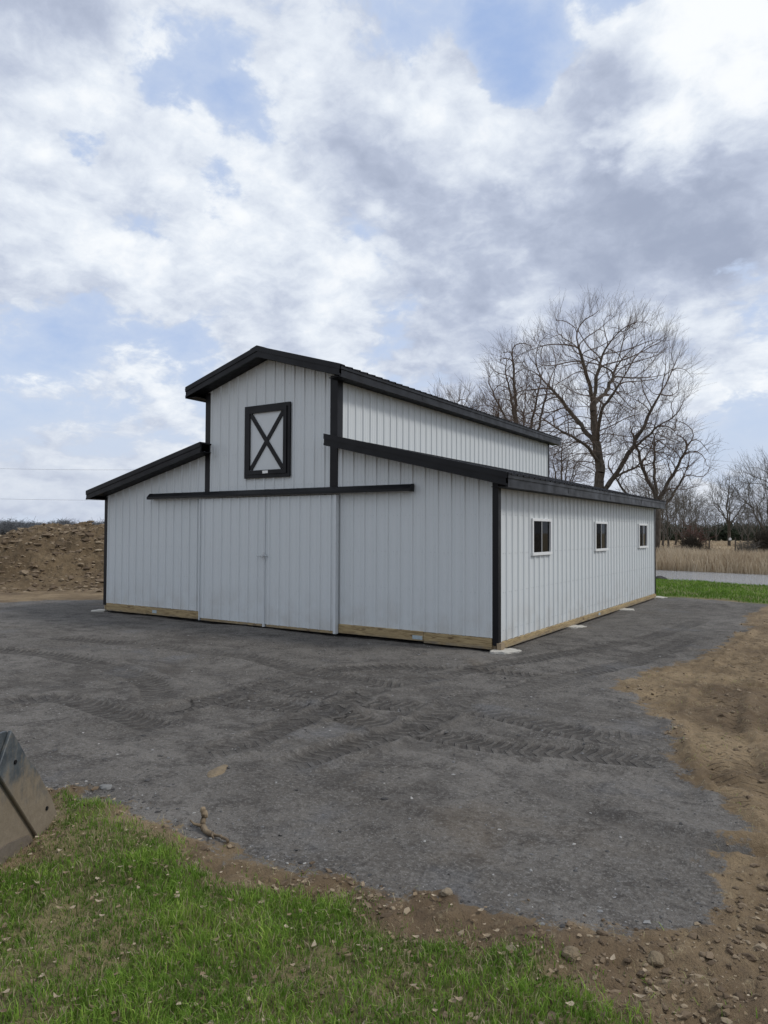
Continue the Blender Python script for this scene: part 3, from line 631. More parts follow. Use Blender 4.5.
# windows
for a, b_ in WIN:
    wn = empty('window'); wn.parent = barn
    mb = MB(); fwd = .045
    mb.box(.001, .038, a, b_, WZ1-fwd, WZ1); mb.box(.001, .046, a-.012, b_+.012, WZ0-.006, WZ0+fwd); mb.box(.001, .038, a, a+fwd, WZ0+fwd, WZ1-fwd); mb.box(.001, .038, b_-fwd, b_, WZ0+fwd, WZ1-fwd)
    mb.build('frame', VINYL, wn, bevel=.003)
    c = (a+b_)/2
    mb = MB(); mb.box(.002, .024, c-.020, c+.020, WZ0+fwd+.0005, WZ1-fwd-.0005); mb.build('meeting_rail', GREYV, wn)
    mb = MB(); mb.box(.010, .014, a+fwd+.0005, c-.0205, WZ0+fwd+.0005, WZ1-fwd-.0005); mb.build('pane', GLASS, wn)
    mb = MB(); mb.box(.004, .008, c+.0205, b_-fwd-.0005, WZ0+fwd+.0005, WZ1-fwd-.0005); mb.build('pane', GLASS, wn)
    mb = MB(); mb.quad((.019, a+fwd, WZ0+fwd), (.019, c-.02, WZ0+fwd), (.019, c-.02, WZ1-fwd), (.019, a+fwd, WZ1-fwd)); mb.build('insect_screen', SCREEN, wn)
# gravel floor inside is the yard itself; dark interior walls come from the closed shell

#@@TREES@@
# ------------------------------------------------------------------ trees
def bark(name, c0, c1):
    m_, t, b = mat(name); co = t.n('ShaderNodeTexCoord').outputs['Object']; mp = t.n('ShaderNodeMapping', {0: co, 3: (5, 5, 1.2)})
    n = t.noise(mp.outputs[0], 2.0, 6, .65); t.set(b.inputs['Base Color'], t.mix(t.ss(n, .3, .7), c0, c1)); b.inputs['Roughness'].default_value = .95; b.inputs['Specular IOR Level'].default_value = .2
    bp = t.n('ShaderNodeBump', {'Strength': .8, 'Distance': .03, 'Height': n}); t.set(b.inputs['Normal'], bp.outputs[0]); return m_
BARK = bark('bark', (.055, .045, .036), (.11, .093, .076)); TWIG = bark('twig_bark', (.085, .062, .05), (.15, .115, .095)); TWIGG = bark('grey_twig', (.085, .078, .07), (.14, .13, .115))
DTWIG = bark('dark_twig', (.035, .03, .024), (.06, .052, .04))

def colonize(limbs, attr, step, infl, kill, seed, iters=90):
    rg = np.random.default_rng(seed); pos = []; par = []; lim = []
    for li, L in enumerate(limbs):
        L = np.array(L, float); start = -1
        if pos:
            d = np.linalg.norm(np.array(pos)-L[0], axis=1); start = int(d.argmin()); L[0] = pos[start]
        prev = start
        for a, b_ in zip(L[:-1], L[1:]):
            n = max(1, int(round(np.linalg.norm(b_-a)/step)))
            for k in range(1, n+1):
                q = a+(b_-a)*k/n+rg.normal(0, step*.10, 3)*(1 if k < n else .3)
                if prev == -1: pos.append(np.array(a)); par.append(-1); lim.append(li); prev = 0
                pos.append(q); par.append(prev); lim.append(li); prev = len(pos)-1
    A = attr.copy(); P_ = np.array(pos); nd = np.full(len(A), 1e9); ni = np.zeros(len(A), int)
    def upd(i0):
        new = np.array(pos[i0:])
        for s in range(0, len(new), 400):
            d = np.linalg.norm(A[:, None]-new[None, s:s+400], axis=2); j = d.argmin(1); dm = d[np.arange(len(A)), j]; m_ = dm < nd
            nd[m_] = dm[m_]; ni[m_] = j[m_]+i0+s
    upd(0)
    for it in range(iters):
        act = nd < infl
        if not act.any(): break
        k0 = len(pos); P_ = np.array(pos); v = A[act]-P_[ni[act]]; v /= np.linalg.norm(v, axis=1)[:, None]+1e-9
        u, inv = np.unique(ni[act], return_inverse=True); S = np.zeros((len(u), 3)); np.add.at(S, inv, v)
        S += rg.normal(0, .18, S.shape)+np.array([0, 0, .10]); S /= np.linalg.norm(S, axis=1)[:, None]+1e-9
        for q, s in zip(u, S):
            d0 = P_[q]-P_[par[q]] if par[q] >= 0 else s; d0 = d0/(np.linalg.norm(d0)+1e-9); s = s*.62+d0*.60; s /= np.linalg.norm(s)
            pos.append(P_[q]+s*step); par.append(int(q)); lim.append(lim[q])
        upd(k0); keep = nd > kill
        if it % 3 == 2: A = A[keep]; nd = nd[keep]; ni = ni[keep]
        else: nd[~keep] = 1e9; A = A[keep]; nd = nd[keep]; ni = ni[keep]
        if not len(A): break
    return np.array(pos), np.array(par), np.array(lim)
def radii(par, R, tip, e=.47):
    wt = np.ones(len(par)); ch = np.zeros(len(par), int)
    for i in range(len(par)-1, 0, -1): wt[par[i]] += wt[i] if ch[i] else 1.0; ch[par[i]] += 1
    return np.maximum(R*(wt/wt[0])**e, tip), ch
def frusta(A, B, ra, rb, k):
    d = B-A; l = np.linalg.norm(d, axis=1)[:, None]+1e-9; d = d/l; ref = np.where(np.abs(d[:, 2:3]) < .9, np.array([[0, 0, 1.]]), np.array([[1., 0, 0]]))
    u = np.cross(d, ref); u /= np.linalg.norm(u, axis=1)[:, None]+1e-9; v = np.cross(d, u); an = np.arange(k)*2*np.pi/k
    ring = u[:, None]*np.cos(an)[None, :, None]+v[:, None]*np.sin(an)[None, :, None]
    V = np.stack([A[:, None]+ring*ra[:, None, None], B[:, None]+ring*rb[:, None, None]], 1).reshape(-1, 3)
    n = len(A); j = np.arange(k); j2 = (j+1) % k; f = np.stack([j, j2, k+j2, k+j], -1)
    return V, (f[None]+(np.arange(n)*2*k)[:, None, None]).reshape(-1, 4)
def joinVF(parts):
    Vs, Fs, o = [], [], 0
    for V_, F_ in parts:
        if len(V_): Vs.append(V_); Fs.append(F_+o); o += len(V_)
    return np.concatenate(Vs), np.concatenate(Fs)
def tree_geo(limbs, attr, R, seed, step=.35, infl=3.5, kill=.55, tip=.009, twigs=2, tl=(.35, .9), thick=.05, trunk_r=.13, up=.35):
    pos, par, lim = colonize(limbs, attr, step, infl, kill, seed); r, ch = radii(par, R, tip); rg = np.random.default_rng(seed+1)
    i = np.arange(1, len(pos)); p_ = par[1:]
    rp = np.minimum(r[p_], np.where(lim[p_] == lim[i], r[p_], r[i]*1.35)); rp = np.minimum(rp, r[i]*1.6); rp[p_ == 0] = r[0]*1.18
    big = r[i] > thick; out_ = {}
    def seg(m_, k): return frusta(pos[p_[m_]]-(pos[i[m_]]-pos[p_[m_]])*.06, pos[i[m_]], rp[m_], r[i[m_]], k) if m_.any() else (np.zeros((0, 3)), np.zeros((0, 4), int))
    tr_ = big & (lim[i] == 0); out_['trunk'] = seg(tr_, 10)
    for q in range(1, len(limbs)):
        m_ = big & (lim[i] == q)
        if m_.sum() > 2: out_['limb%d' % q] = seg(m_, 8)
        else: big = big & ~m_
    thin = [seg(~big, 4)]
    tw = np.where(r < tip*2.6)[0]; tw = np.repeat(tw, twigs)
    def unit(v): return v/(np.linalg.norm(v, axis=1)[:, None]+1e-9)
    ctr = np.array([0, 0, pos[:, 2].max()*.45])
    if len(tw):
        d0 = unit(pos[tw]-pos[np.maximum(par[tw], 0)]); outw = unit(pos[tw]-ctr)
        d = unit(d0*.6+outw*.55+rg.normal(0, .38, d0.shape)+np.array([0, 0, up])); l = rg.uniform(*tl, len(tw))[:, None]
        m1 = pos[tw]+d*l*.5; d2 = unit(d+rg.normal(0, .16, d.shape)+np.array([0, 0, .12])); e = m1+d2*l*.5; f_ = np.full(len(tw), tip)
        thin += [frusta(pos[tw], m1, f_, f_*.75, 3), frusta(m1, e, f_*.75, f_*.45, 3)]
        for frac in (.35, .6, .8):
            b0 = pos[tw]+(e-pos[tw])*frac; dd = unit(d2+rg.normal(0, .42, d.shape)+np.array([0, 0, .15])); thin.append(frusta(b0, b0+dd*l*rg.uniform(.35, .75, len(tw))[:, None], f_*.55, f_*.35, 3))
    out_['crown'] = joinVF(thin)
    return out_
def ell(c, rad, n, seed, power=.45):
    rg = np.random.default_rng(seed); v = rg.normal(0, 1, (n, 3)); v /= np.linalg.norm(v, axis=1)[:, None]; q = rg.random(n)[:, None]**power
    return np.array(c)+v*q*np.array(rad)
def tree(name, loc, geo, label, cat='tree', group=None, rz=0, twig=None, sc_=1.0):
    o = tag(empty(name, loc, rz), label, cat, group); o.scale = (sc_,)*3
    for k, (V_, F_) in geo.items():
        if len(V_): mesh_np('limb' if k.startswith('limb') else k, V_, F_, BARK if k != 'crown' else (twig or TWIG), o, smooth=(k != 'crown'))
    return o
def at(u, D):
    """ground point D metres ahead of the viewpoint, in the compass direction of column u"""
    q = np.array([CAM.x, CAM.y])+CF*D+CR*(u-384)/712.3*D
    return float(q[0]), float(q[1])
def copy_thing(o, loc, rz, s, label=None):
    c = o.copy(); C.objects.link(c); c.location = loc; c.rotation_euler.z = rz; c.scale = (s,)*3
    if label: c['label'] = label
    for chd in o.children:
        d = chd.copy(); C.objects.link(d); d.parent = c
    return c
# the big bare tree behind the barn: local x runs along the picture, z up
def zz_(p_): return [((a-412)*.0303, y_, (582-b_)*.0303) for a, b_, y_ in p_]
LM = [zz_([(412, 585, 0), (411, 520, 0), (412, 440, 0), (419, 380, .1), (408, 320, .0), (400, 250, -.3), (405, 190, -.4), (428, 120, -.2), (420, 60, 0)]),
      zz_([(416, 440, 0), (440, 400, -.5), (470, 345, -1.0), (490, 305, -1.3), (520, 235, -1.6), (560, 150, -1.8), (580, 110, -1.9)]),
      zz_([(411, 325, 0), (372, 270, .8), (340, 222, 1.2), (300, 172, 1.5), (285, 140, 1.6)]),
      zz_([(416, 375, 0), (385, 340, -.9), (345, 318, -1.4), (305, 300, -1.8), (280, 285, -2)]),
      zz_([(440, 402, -.5), (475, 385, .2), (512, 368, 1.0), (560, 330, 1.8), (602, 302, 2.2), (622, 295, 2.3)]),
      zz_([(402, 255, -.3), (445, 205, .9), (470, 150, 1.6), (490, 90, 2.0)]),
      zz_([(402, 245, -.3), (375, 180, -1.2), (350, 110, -1.7), (345, 75, -1.9)]),
      zz_([(470, 345, -1), (525, 290, -2.2), (580, 230, -3.0), (620, 180, -3.3)]),
      zz_([(418, 420, 0), (430, 340, 2.2), (440, 250, 3.6), (455, 160, 4.2)]),
      zz_([(412, 330, 0), (400, 270, -2.0), (430, 210, -3.6), (440, 140, -4.2)])]
def cutl(L, f):
    L = [np.array(q, float) for q in L]; ln = [np.linalg.norm(b_-a) for a, b_ in zip(L, L[1:])]; tot = sum(ln)*f; o = [L[0]]
    for a, b_, l in zip(L, L[1:], ln):
        if tot <= l: o.append(a+(b_-a)*tot/l); break
        o.append(b_); tot -= l
    return o
LM = [cutl(q, (.84, .58, .70, .62, .36, .62, .70, .34, .62, .62)[k]) for k, q in enumerate(LM)]
AT = np.concatenate([ell((.05, 0, 10.9), (5.8, 4.9, 5.4), 1800, 1, .42), ell((3.8, 0, 7.6), (1.4, 3.0, 2.0), 160, 2, .5), ell((-2.6, 0, 9.0), (1.8, 2.6, 2.4), 200, 3, .5)])
AT = AT[AT[:, 2] > 5.2]
bx_, by_ = at(598, 45)
tree('bare_tree', (bx_, by_, -.35), tree_geo(LM, AT, .35, 5, step=.32, kill=.58, tip=.008, twigs=2, tl=(.8, 1.6)), 'tallest bare tree, wide branching crown with a thick dark trunk rising behind the barn roof', rz=YAW)
# tall slender tree left of it
def auto_limbs(h, spread, n, seed, trunk=.35, lean=0):
    rg = np.random.default_rng(seed); L = [[(0, 0, 0), (lean*.3, 0, h*trunk*.5), (lean*.5, 0, h*trunk), (lean*.8+rg.normal(0, .2), rg.normal(0, .2), h*.65), (lean, 0, h*.9)]]
    for k in range(n):
        a = 2*math.pi*k/n+rg.uniform(-.4, .4); z0 = h*trunk*rg.uniform(.75, 1.25); q = spread*rg.uniform(.55, .95)
        L.append([(lean*.5, 0, z0), (lean*.5+q*.4*math.cos(a), q*.4*math.sin(a), z0+h*.14), (lean*.6+q*math.cos(a), q*math.sin(a), z0+h*rg.uniform(.30, .45))])
    return L
geoB = tree_geo(auto_limbs(14.5, 2.6, 5, 21, .42, -.9), np.concatenate([ell((-.6, 0, 9.8), (2.1, 2.1, 4.2), 480, 22, .45)]), .22, 23, kill=.55, tip=.009, tl=(.8, 1.5))
x, y = at(527, 50); tree('bare_tree', (x, y, -.2), geoB, 'slender bare tree just left of the big one, rising over the upper roof end', rz=YAW, sc_=1.13)
geoC = tree_geo([[(0, 0, 0), (.1, 0, 2.2), (.15, 0, 4.0), (-.6, .3, 6), (-1.4, .2, 8.6)], [(.15, 0, 3.8), (1.0, -.4, 5.6), (2.2, -.5, 8.0)], [(.1, 0, 3.0), (-1.6, .8, 4.6), (-2.6, .8, 6.2)], [(.15, 0, 4), (.4, 1.2, 6.4), (.6, 1.6, 8.8)], [(.1, 0, 3.4), (1.6, .6, 4.8), (2.4, .8, 6.2)]],
                np.concatenate([ell((.2, 0, 6.4), (3.0, 2.7, 2.7), 520, 32, .45)]), .22, 33, kill=.5, tip=.009, tl=(.7, 1.3))
x, y = at(655, 44); tree('bare_tree', (x, y, -.3), geoC, 'shorter bare tree with a forked trunk beside the right back corner of the barn', rz=YAW)
geoD = tree_geo(auto_limbs(7.6, 2.0, 6, 41, .3), ell((0, 0, 5.6), (2.7, 2.6, 2.7), 520, 42, .45), .17, 43, kill=.5, tip=.011, tl=(.6, 1.2))
x, y = at(729, 84); tree('bare_tree', (x, y, 0), geoD, 'round-crowned grey bare tree standing alone in the dry field', rz=YAW, twig=TWIGG)
geoE = tree_geo(auto_limbs(7.2, 2.3, 8, 51, .16), ell((0, 0, 4.9), (2.8, 2.7, 3.0), 700, 52, .45), .16, 53, kill=.5, tip=.010, tl=(.7, 1.4))
x, y = at(770, 57); tree('bare_tree', (x, y, -.1), geoE, 'large many-stemmed bare tree at the right edge of the photo', rz=YAW, twig=TWIGG)
geoF = tree_geo(auto_limbs(14, 3.4, 7, 61, .35), ell((0, 0, 10), (4.2, 4, 4.4), 600, 62, .45), .26, 63, kill=.6, tip=.011, tl=(.8, 1.6))
x, y = at(462, 62); f0 = tree('bare_tree', (x, y, 0), geoF, 'far bare tree whose crown just clears the upper roof, left of the slender tree', rz=YAW)
x, y = at(498, 62); copy_thing(f0, (x, y, 0), 2.1, .95, 'bare tree crown between the far crown on the left and the slender tree')
x, y = at(562, 64); copy_thing(f0, (x, y, 0), 4.0, .74, 'bare tree with small crown close behind the big trunk, on its left')
# brushy mid-distance trees across the field
GRP = 'brushy bare trees beyond the dry field'
geoG = tree_geo(auto_limbs(6.4, 1.7, 6, 71, .2), ell((0, 0, 4.0), (2.0, 2.0, 2.3), 300, 72, .5), .11, 73, step=.4, kill=.55, tip=.011, tl=(.6, 1.2))
g0 = None
rg = np.random.default_rng(5)
LBL = 'small bare brushy tree in the tangled row beyond the dry field'
for k, (u, D, s) in enumerate(((668, 62, .85), (683, 72, 1.0), (695, 66, .8), (706, 95, .8), (663, 80, 1.25), (676, 90, 1.2), (690, 100, 1.1), (716, 120, .9), (748, 110, 1.0), (757, 90, .9), (742, 130, .9), (768, 120, 1.2), (783, 100, 1.3), (650, 95, 1.5), (640, 85, 1.2), (800, 80, 1.1))):
    x, y = at(u, D)
    if g0 is None: g0 = tree('brushy_tree', (x, y, 0), geoG, LBL, group=GRP, rz=1.0, twig=TWIGG); g0.scale = (s,)*3
    else: copy_thing(g0, (x, y, -.05), rg.uniform(0, 6), s)
# shrubs in the field
def shrub_geo(h, r, n, seed, tip=.012):
    rg = np.random.default_rng(seed); parts = []
    a = rg.uniform(0, 2*np.pi, n); q = r*np.sqrt(rg.random(n)); b0 = np.stack([.3*q*np.cos(a), .3*q*np.sin(a), np.zeros(n)], 1); top = np.stack([q*np.cos(a), q*np.sin(a), h*rg.uniform(.5, 1, n)*(1-.4*(q/r)**2)], 1)
    parts.append(frusta(b0, top, np.full(n, tip*1.3), np.full(n, tip*.7), 3))
    for k in range(3):
        t_ = rg.uniform(.3, 1, n)[:, None]; s = b0+(top-b0)*t_; e = s+rg.normal(0, .22*h, (n, 3))*np.array([1, 1, .6])+np.array([0, 0, .1*h]); e[:, 2] = np.abs(e[:, 2]); parts.append(frusta(s, e, np.full(n, tip), np.full(n, tip*.5), 3))
    return joinVF(parts)
RTW = bark('reddish_twig', (.085, .045, .04), (.14, .07, .06))
def shrub(u, D, h, r, n, seed, m_, label):
    x, y = at(u, D); o = tag(empty('shrub', (x, y, gz(x, y)-.05)), label, 'shrub'); V_, F_ = shrub_geo(h, r, n, seed); mesh_np('branches', V_, F_, m_, o)
shrub(691, 52, 1.8, .75, 330, 1, DTWIG, 'dark rounded shrub standing above the reeds in the dry field')
shrub(681, 50, 1.0, .8, 200, 2, DTWIG, 'low spreading dark shrub just left of the rounded one')
shrub(666, 48, .95, .8, 200, 3, DTWIG, 'low dark shrub nearest the barn corner, behind the reeds')
shrub(694, 56, 2.7, .9, 70, 4, RTW, 'taller shrub with reddish twigs behind the dark rounded shrub')
shrub(704, 49, 1.0, .7, 150, 5, DTWIG, 'small dark shrub right of the rounded one, half hidden by reeds')
shrub(746, 50, 1.5, .8, 110, 6, TWIGG, 'grey twiggy shrub near the right edge behind the reeds')
shrub(765, 52, 2.4, 1.0, 260, 7, DTWIG, 'dark upright thicket at the foot of the large right tree')

#@@FAR@@
# far woods on the horizon, one mass each
def wood(name, us, Ds, hs, n, seed, tip, m_):
    rg = np.random.default_rng(seed); parts = []
    for k in range(n):
        u = rg.uniform(*us); D = rg.uniform(*Ds); h = rg.uniform(*hs)*(1+.07*math.sin(u*.13)+.06*math.sin(u*.41)); x, y = at(u, D); V_, F_ = shrub_geo(h, h*.30, 46, int(rg.integers(1e6)), tip)
        parts.append((V_+np.array([x, y, 0]), F_))
    V_, F_ = joinVF(parts); o = mesh_np(name, V_, F_, m_); tag(o, kind='stuff'); return o
FW = bark('hazed_far_twig', (.10, .106, .116), (.15, .157, .168))  # pale blue-grey of distance haze is painted into this twig colour
tag(wood('far_wood', (-260, 190), (235, 320), (3.0, 6.0), 1300, 3, .06, FW), 'long low grey wood on the horizon left of the barn, beyond the dirt pile', 'wood')
EVG = bark('far_evergreen', (.022, .032, .020), (.045, .055, .036))
tag(wood('far_wood', (600, 1000), (150, 230), (3.2, 5.0), 260, 8, .085, EVG), 'dark green-brown wood along the horizon at the right, beyond the dry field', 'wood')
tag(wood('far_wood', (190, 640), (240, 300), (5.0, 7.0), 130, 9, .09, FW), 'distant wood on the horizon hidden behind the barn', 'wood')

# reeds and dry grass by the pond
STRAW = None
def blade_mat(name, stops, trans=.25):
    m_, t, b = mat(name); a = t.n('ShaderNodeAttribute', attribute_name='tint').outputs['Fac']; c = t.ramp(a, stops)
    t.set(b.inputs['Base Color'], c); b.inputs['Roughness'].default_value = .7; b.inputs['Specular IOR Level'].default_value = .3
    tl = t.n('ShaderNodeBsdfTranslucent'); t.set(tl.inputs[0], c); mx = t.n('ShaderNodeMixShader', {0: trans}); t.set(mx.inputs[1], b.outputs[0]); t.set(mx.inputs[2], tl.outputs[0])
    t.t.links.new(mx.outputs[0], [n for n in t.t.nodes if n.type == 'OUTPUT_MATERIAL'][0].inputs[0]); return m_
STRAW = blade_mat('dry_reed', [(0, (.21, .155, .10)), (.5, (.46, .365, .25)), (1, (.60, .51, .38))])
GREEN = blade_mat('grass_blade', [(0, (.070, .130, .016)), (.45, (.145, .260, .032)), (.8, (.31, .43, .075)), (.88, (.32, .27, .15)), (1, (.45, .38, .25))], .35)
def blades(name, x, y, z, h, wd, lean, tint, m_, seed):
    rg = np.random.default_rng(seed); n = len(x); a = rg.uniform(0, 2*np.pi, n); b_ = rg.uniform(0, 2*np.pi, n); wv = np.stack([np.cos(a), np.sin(a), np.zeros(n)], 1)*wd[:, None]/2
    ld = np.stack([np.cos(b_), np.sin(b_), np.zeros(n)], 1)*(lean*h)[:, None]; p0 = np.stack([x, y, z], 1); up = np.array([0, 0, 1.])
    p1 = p0+ld*.3+up*(h*.6)[:, None]; p2 = p0+ld+up*(h*np.sqrt(np.clip(1-.5*lean**2, .2, 1)))[:, None]
    V_ = np.stack([p0-wv, p0+wv, p1-wv*.75, p1+wv*.75, p2], 1).reshape(-1, 3); k = np.arange(n)*5
    q = np.stack([k, k+1, k+3, k+2], 1); tr_ = np.stack([k+2, k+3, k+4], 1)
    return mesh_np(name, V_, [q, tr_], m_, attrs={'tint': np.repeat(tint, 5)}, smooth=False)
rg = np.random.default_rng(12)
def scatter(n, us, Ds):
    u = rg.uniform(*us, n); D = np.sqrt(rg.uniform(Ds[0]**2, Ds[1]**2, n)); x = CAM.x+CF[0]*D+CR[0]*(u-384)/712.3*D; y = CAM.y+CF[1]*D+CR[1]*(u-384)/712.3*D; return x, y
x, y = scatter(150000, (560, 900), (32, 52)); _, _, _, _, bk, sp = masks(x, y)
ok = (sp < .25) & (sp > -9.5) & (x*CF[0]+y*CF[1] > 22) & (polysd(x, y, [(-30, 27), (60, 24), (60, 60), (-30, 60)]) > 0); ok &= (rg.random(len(x)) < np.where(sp > -5, .6, .35)) & (polysd(x, y, POND) < .25)
x, y = x[ok], y[ok]; n = len(x); cl = fbm(x*.5, y*.5, 3, 81)
tag(blades('reeds', x, y, gzv(x, y)-.03, rg.uniform(.42, .95, n)*(1+.40*cl), rg.uniform(.015, .04, n), rg.uniform(.05, .5, n), np.clip(.55+.45*cl+.25*fbm(x*2.2, y*2.2, 3, 85)+rg.normal(0, .24, n), 0, 1), STRAW, 1), 'tan dry reeds standing along the far bank of the pond', 'reeds', kind='stuff')
x, y = scatter(60000, (560, 900), (46, 130)); n = len(x); cl = fbm(x*.15, y*.15, 3, 82)
tag(blades('dry_grass', x, y, gzv(x, y)-.03, rg.uniform(.2, .5, n)*(1+.3*cl), rg.uniform(.04, .10, n), rg.uniform(.1, .7, n), np.clip(.5+.35*cl+rg.normal(0, .2, n), 0, 1), STRAW, 2), 'dry tan grass covering the field beyond the reeds', 'dry grass', kind='stuff')
x = rg.uniform(-4, 12, 26000); y = rg.uniform(17.5, 23, 26000); _, _, _, _, _, sp = masks(x, y); ok = (sp > -.75) & (sp < .12) & (rg.random(26000) < .8*sstep(fbm(x*1.3, y*1.3, 3, 84), -.15, .35)); x, y = x[ok], y[ok]; n = len(x)
tag(blades('reeds', x, y, np.maximum(gzv(x, y), -.34)-.02, rg.uniform(.08, .34, n), rg.uniform(.008, .02, n), rg.uniform(.1, .8, n), np.clip(rg.normal(.3, .25, n), 0, 1), STRAW, 9), 'thin fringe of dead stems along the near bank of the pond', 'reeds', kind='stuff')
# lawn strip behind the yard
x = rg.uniform(-3, 9, 60000); y = rg.uniform(8.5, 23.5, 60000); _, gv, _, _, bk, sp = masks(x, y); ok = (rg.random(len(x)) < bk*(.4+.6*sstep(fbm(x*1.5, y*1.5, 4, 66), -.3, .2))) & (sp < -.9) & (gv < .5); x, y = x[ok], y[ok]; n = len(x)
tag(blades('grass', x, y, gzv(x, y)-.01, rg.uniform(.05, .11, n), rg.uniform(.010, .022, n), rg.uniform(.1, .8, n), np.clip(.24+.3*fbm(x*.9, y*.9, 4, 67)+.16*rg.standard_normal(n)+.5*(rg.random(n) < .05), 0, .93), GREEN, 3), 'strip of bright mown grass between the gravel and the pond', 'grass', kind='stuff')
# fence posts and white marker in the field
PW = bark('weathered_post', (.06, .05, .04), (.10, .09, .075))
for u, D, lb in ((709, 60, 'thin dark fence post in the dry field, left of the round-crowned tree'), (735, 60, 'thin dark fence post in the dry field, right of the round-crowned tree'), (754, 62, 'thin dark fence post nearest the right edge of the field')):
    x, y = at(u, D); mb = MB(); mb.tube([(0, 0, -.2), (.01, .01, .7), (.02, .0, 1.35)], [.06, .055, .05], 8); mb.tube([(.02, 0, 1.35), (.02, 0, 1.40)], [.05, .02], 8); o = mb.build('fence_post', PW); o.location = (x, y, gz(x, y)); tag(o, lb, 'fence post', 'posts of the field fence')
x, y = at(730, 78); o = tag(empty('marker_post', (x, y, gz(x, y))), 'small white post in front of the round-crowned tree in the field', 'marker post'); mb = MB(); mb.box(-.05, .05, -.05, .05, -.1, 1.0); mb.build('post', PW, o, bevel=.01); mb = MB(); mb.prism([(-.12, -.1, 1.0), (.12, -.1, 1.0), (.12, -.1, 1.22), (0, -.1, 1.30), (-.12, -.1, 1.22)], (0, .2, 0)); mb.build('cap_box', VINYL, o)
# power line far on the left
LP_, RP_ = at(-120, 105), at(182, 105); WIRE = simple('wire', (.05, .05, .055), .5); POLE = bark('pole_wood', (.07, .055, .04), (.12, .10, .08))
for (x, y), lb, tp in ((LP_, 'wooden power pole left of the view carrying the two wires', 11.8), (RP_, 'wooden power pole hidden behind the left wing of the barn', 11.4)):
    o = tag(empty('power_pole', (x, y, -.2)), lb, 'power pole', rz=None) if False else tag(empty('power_pole', (x, y, -.2), YAW), lb, 'power pole')
    mb = MB(); mb.tube([(0, 0, 0), (0, 0, 6), (0, 0, tp)], [.16, .13, .10], 10); mb.build('pole', POLE, o)
    mb = MB(); mb.box(-.05, .05, -.9, .9, tp-1.0, tp-.88); mb.build('crossarm', POLE, o)
    for yy in (-.75, .75): mb = MB(); mb.tube([(0, yy, tp-.88), (0, yy, tp-.80), (0, yy, tp-.70)], [.03, .05, .02], 8); mb.build('insulator', CONC, o)
for zl, zr, lb in ((11.3, 10.8, 'upper thin power line crossing the sky left of the barn'), (6.85, 6.3, 'lower thin power line crossing the sky left of the barn')):
    pts = [(LP_[0]+(RP_[0]-LP_[0])*t_, LP_[1]+(RP_[1]-LP_[1])*t_, zl+(zr-zl)*t_-.9*4*t_*(1-t_)*.35) for t_ in np.linspace(0, 1, 17)]
    mb = MB(); mb.tube(pts, .013, 6); tag(mb.build('power_line', WIRE), lb, 'power line', 'power lines left of the barn')

#@@NEAR@@
# ------------------------------------------------------------------ dirt pile
PC = np.array([CAM.x, CAM.y])+np.array([-.855, .60])/math.hypot(.855, .60)*27.5
ex = np.array([.60, .855])/math.hypot(.60, .855); ey = np.array([-ex[1], ex[0]])     # ex across the view, ey away
pu = np.arange(-12.5, 11, .05); pv = np.arange(-6.6, 6.6, .05); U_, W_ = np.meshgrid(pu, pv)
rr_ = np.sqrt((np.where(U_ < 0, U_/10.5, U_/9.5))**2+(W_/5.6)**2)+.10*fbm(U_*.4, W_*.4, 3, 91)
H = 1.76*(1-sstep(rr_, .25, 1.0))*(1-.62*sstep(-U_, 1.6, 5.2))
H = H*(1+.12*fbm(U_*.5, W_*.5, 3, 92))+sstep(H, .05, .5)*(.40*(ridged(U_*1.0, W_*1.0, 5, 93)-.55)+.20*(ridged(U_*3.1, W_*3.1, 4, 94)-.5)+.11*fbm(U_*7, W_*7, 2, 95))
H = np.where(rr_ > 1.05, -.1, H)
wx = PC[0]+ex[0]*U_+ey[0]*W_; wy = PC[1]+ex[1]*U_+ey[1]*W_; iv = np.arange(U_.size).reshape(U_.shape)
def pile_mat():
    m_, t, b = mat('dug_soil'); co = t.n('ShaderNodeTexCoord').outputs['Object']
    s = t.mix(t.ss(t.noise(co, .8, 6, .65), .3, .7), (.085, .060, .036), (.18, .132, .08)); s = t.mix(t.ss(t.noise(co, 4, 6, .7), .45, .75, 0, .75), s, (.065, .048, .032)); s = t.mix(t.ss(t.noise(co, 11, 5, .7), .55, .8, 0, .7), s, (.33, .265, .175))
    t.set(b.inputs['Base Color'], s); b.inputs['Roughness'].default_value = 1; b.inputs['Specular IOR Level'].default_value = .15
    bp = t.n('ShaderNodeBump', {'Strength': 1.0, 'Distance': .09, 'Height': t.noise(co, 7, 6, .7)}); t.set(b.inputs['Normal'], bp.outputs[0]); return m_
PILE = pile_mat()
o = mesh_np('dirt_pile', np.stack([wx, wy, H-.03], -1).reshape(-1, 3), np.stack([iv[:-1, :-1], iv[:-1, 1:], iv[1:, 1:], iv[1:, :-1]], -1).reshape(-1, 4), PILE, smooth=True)
tag(o, 'long mound of rough brown excavated soil left of the barn', 'dirt pile')
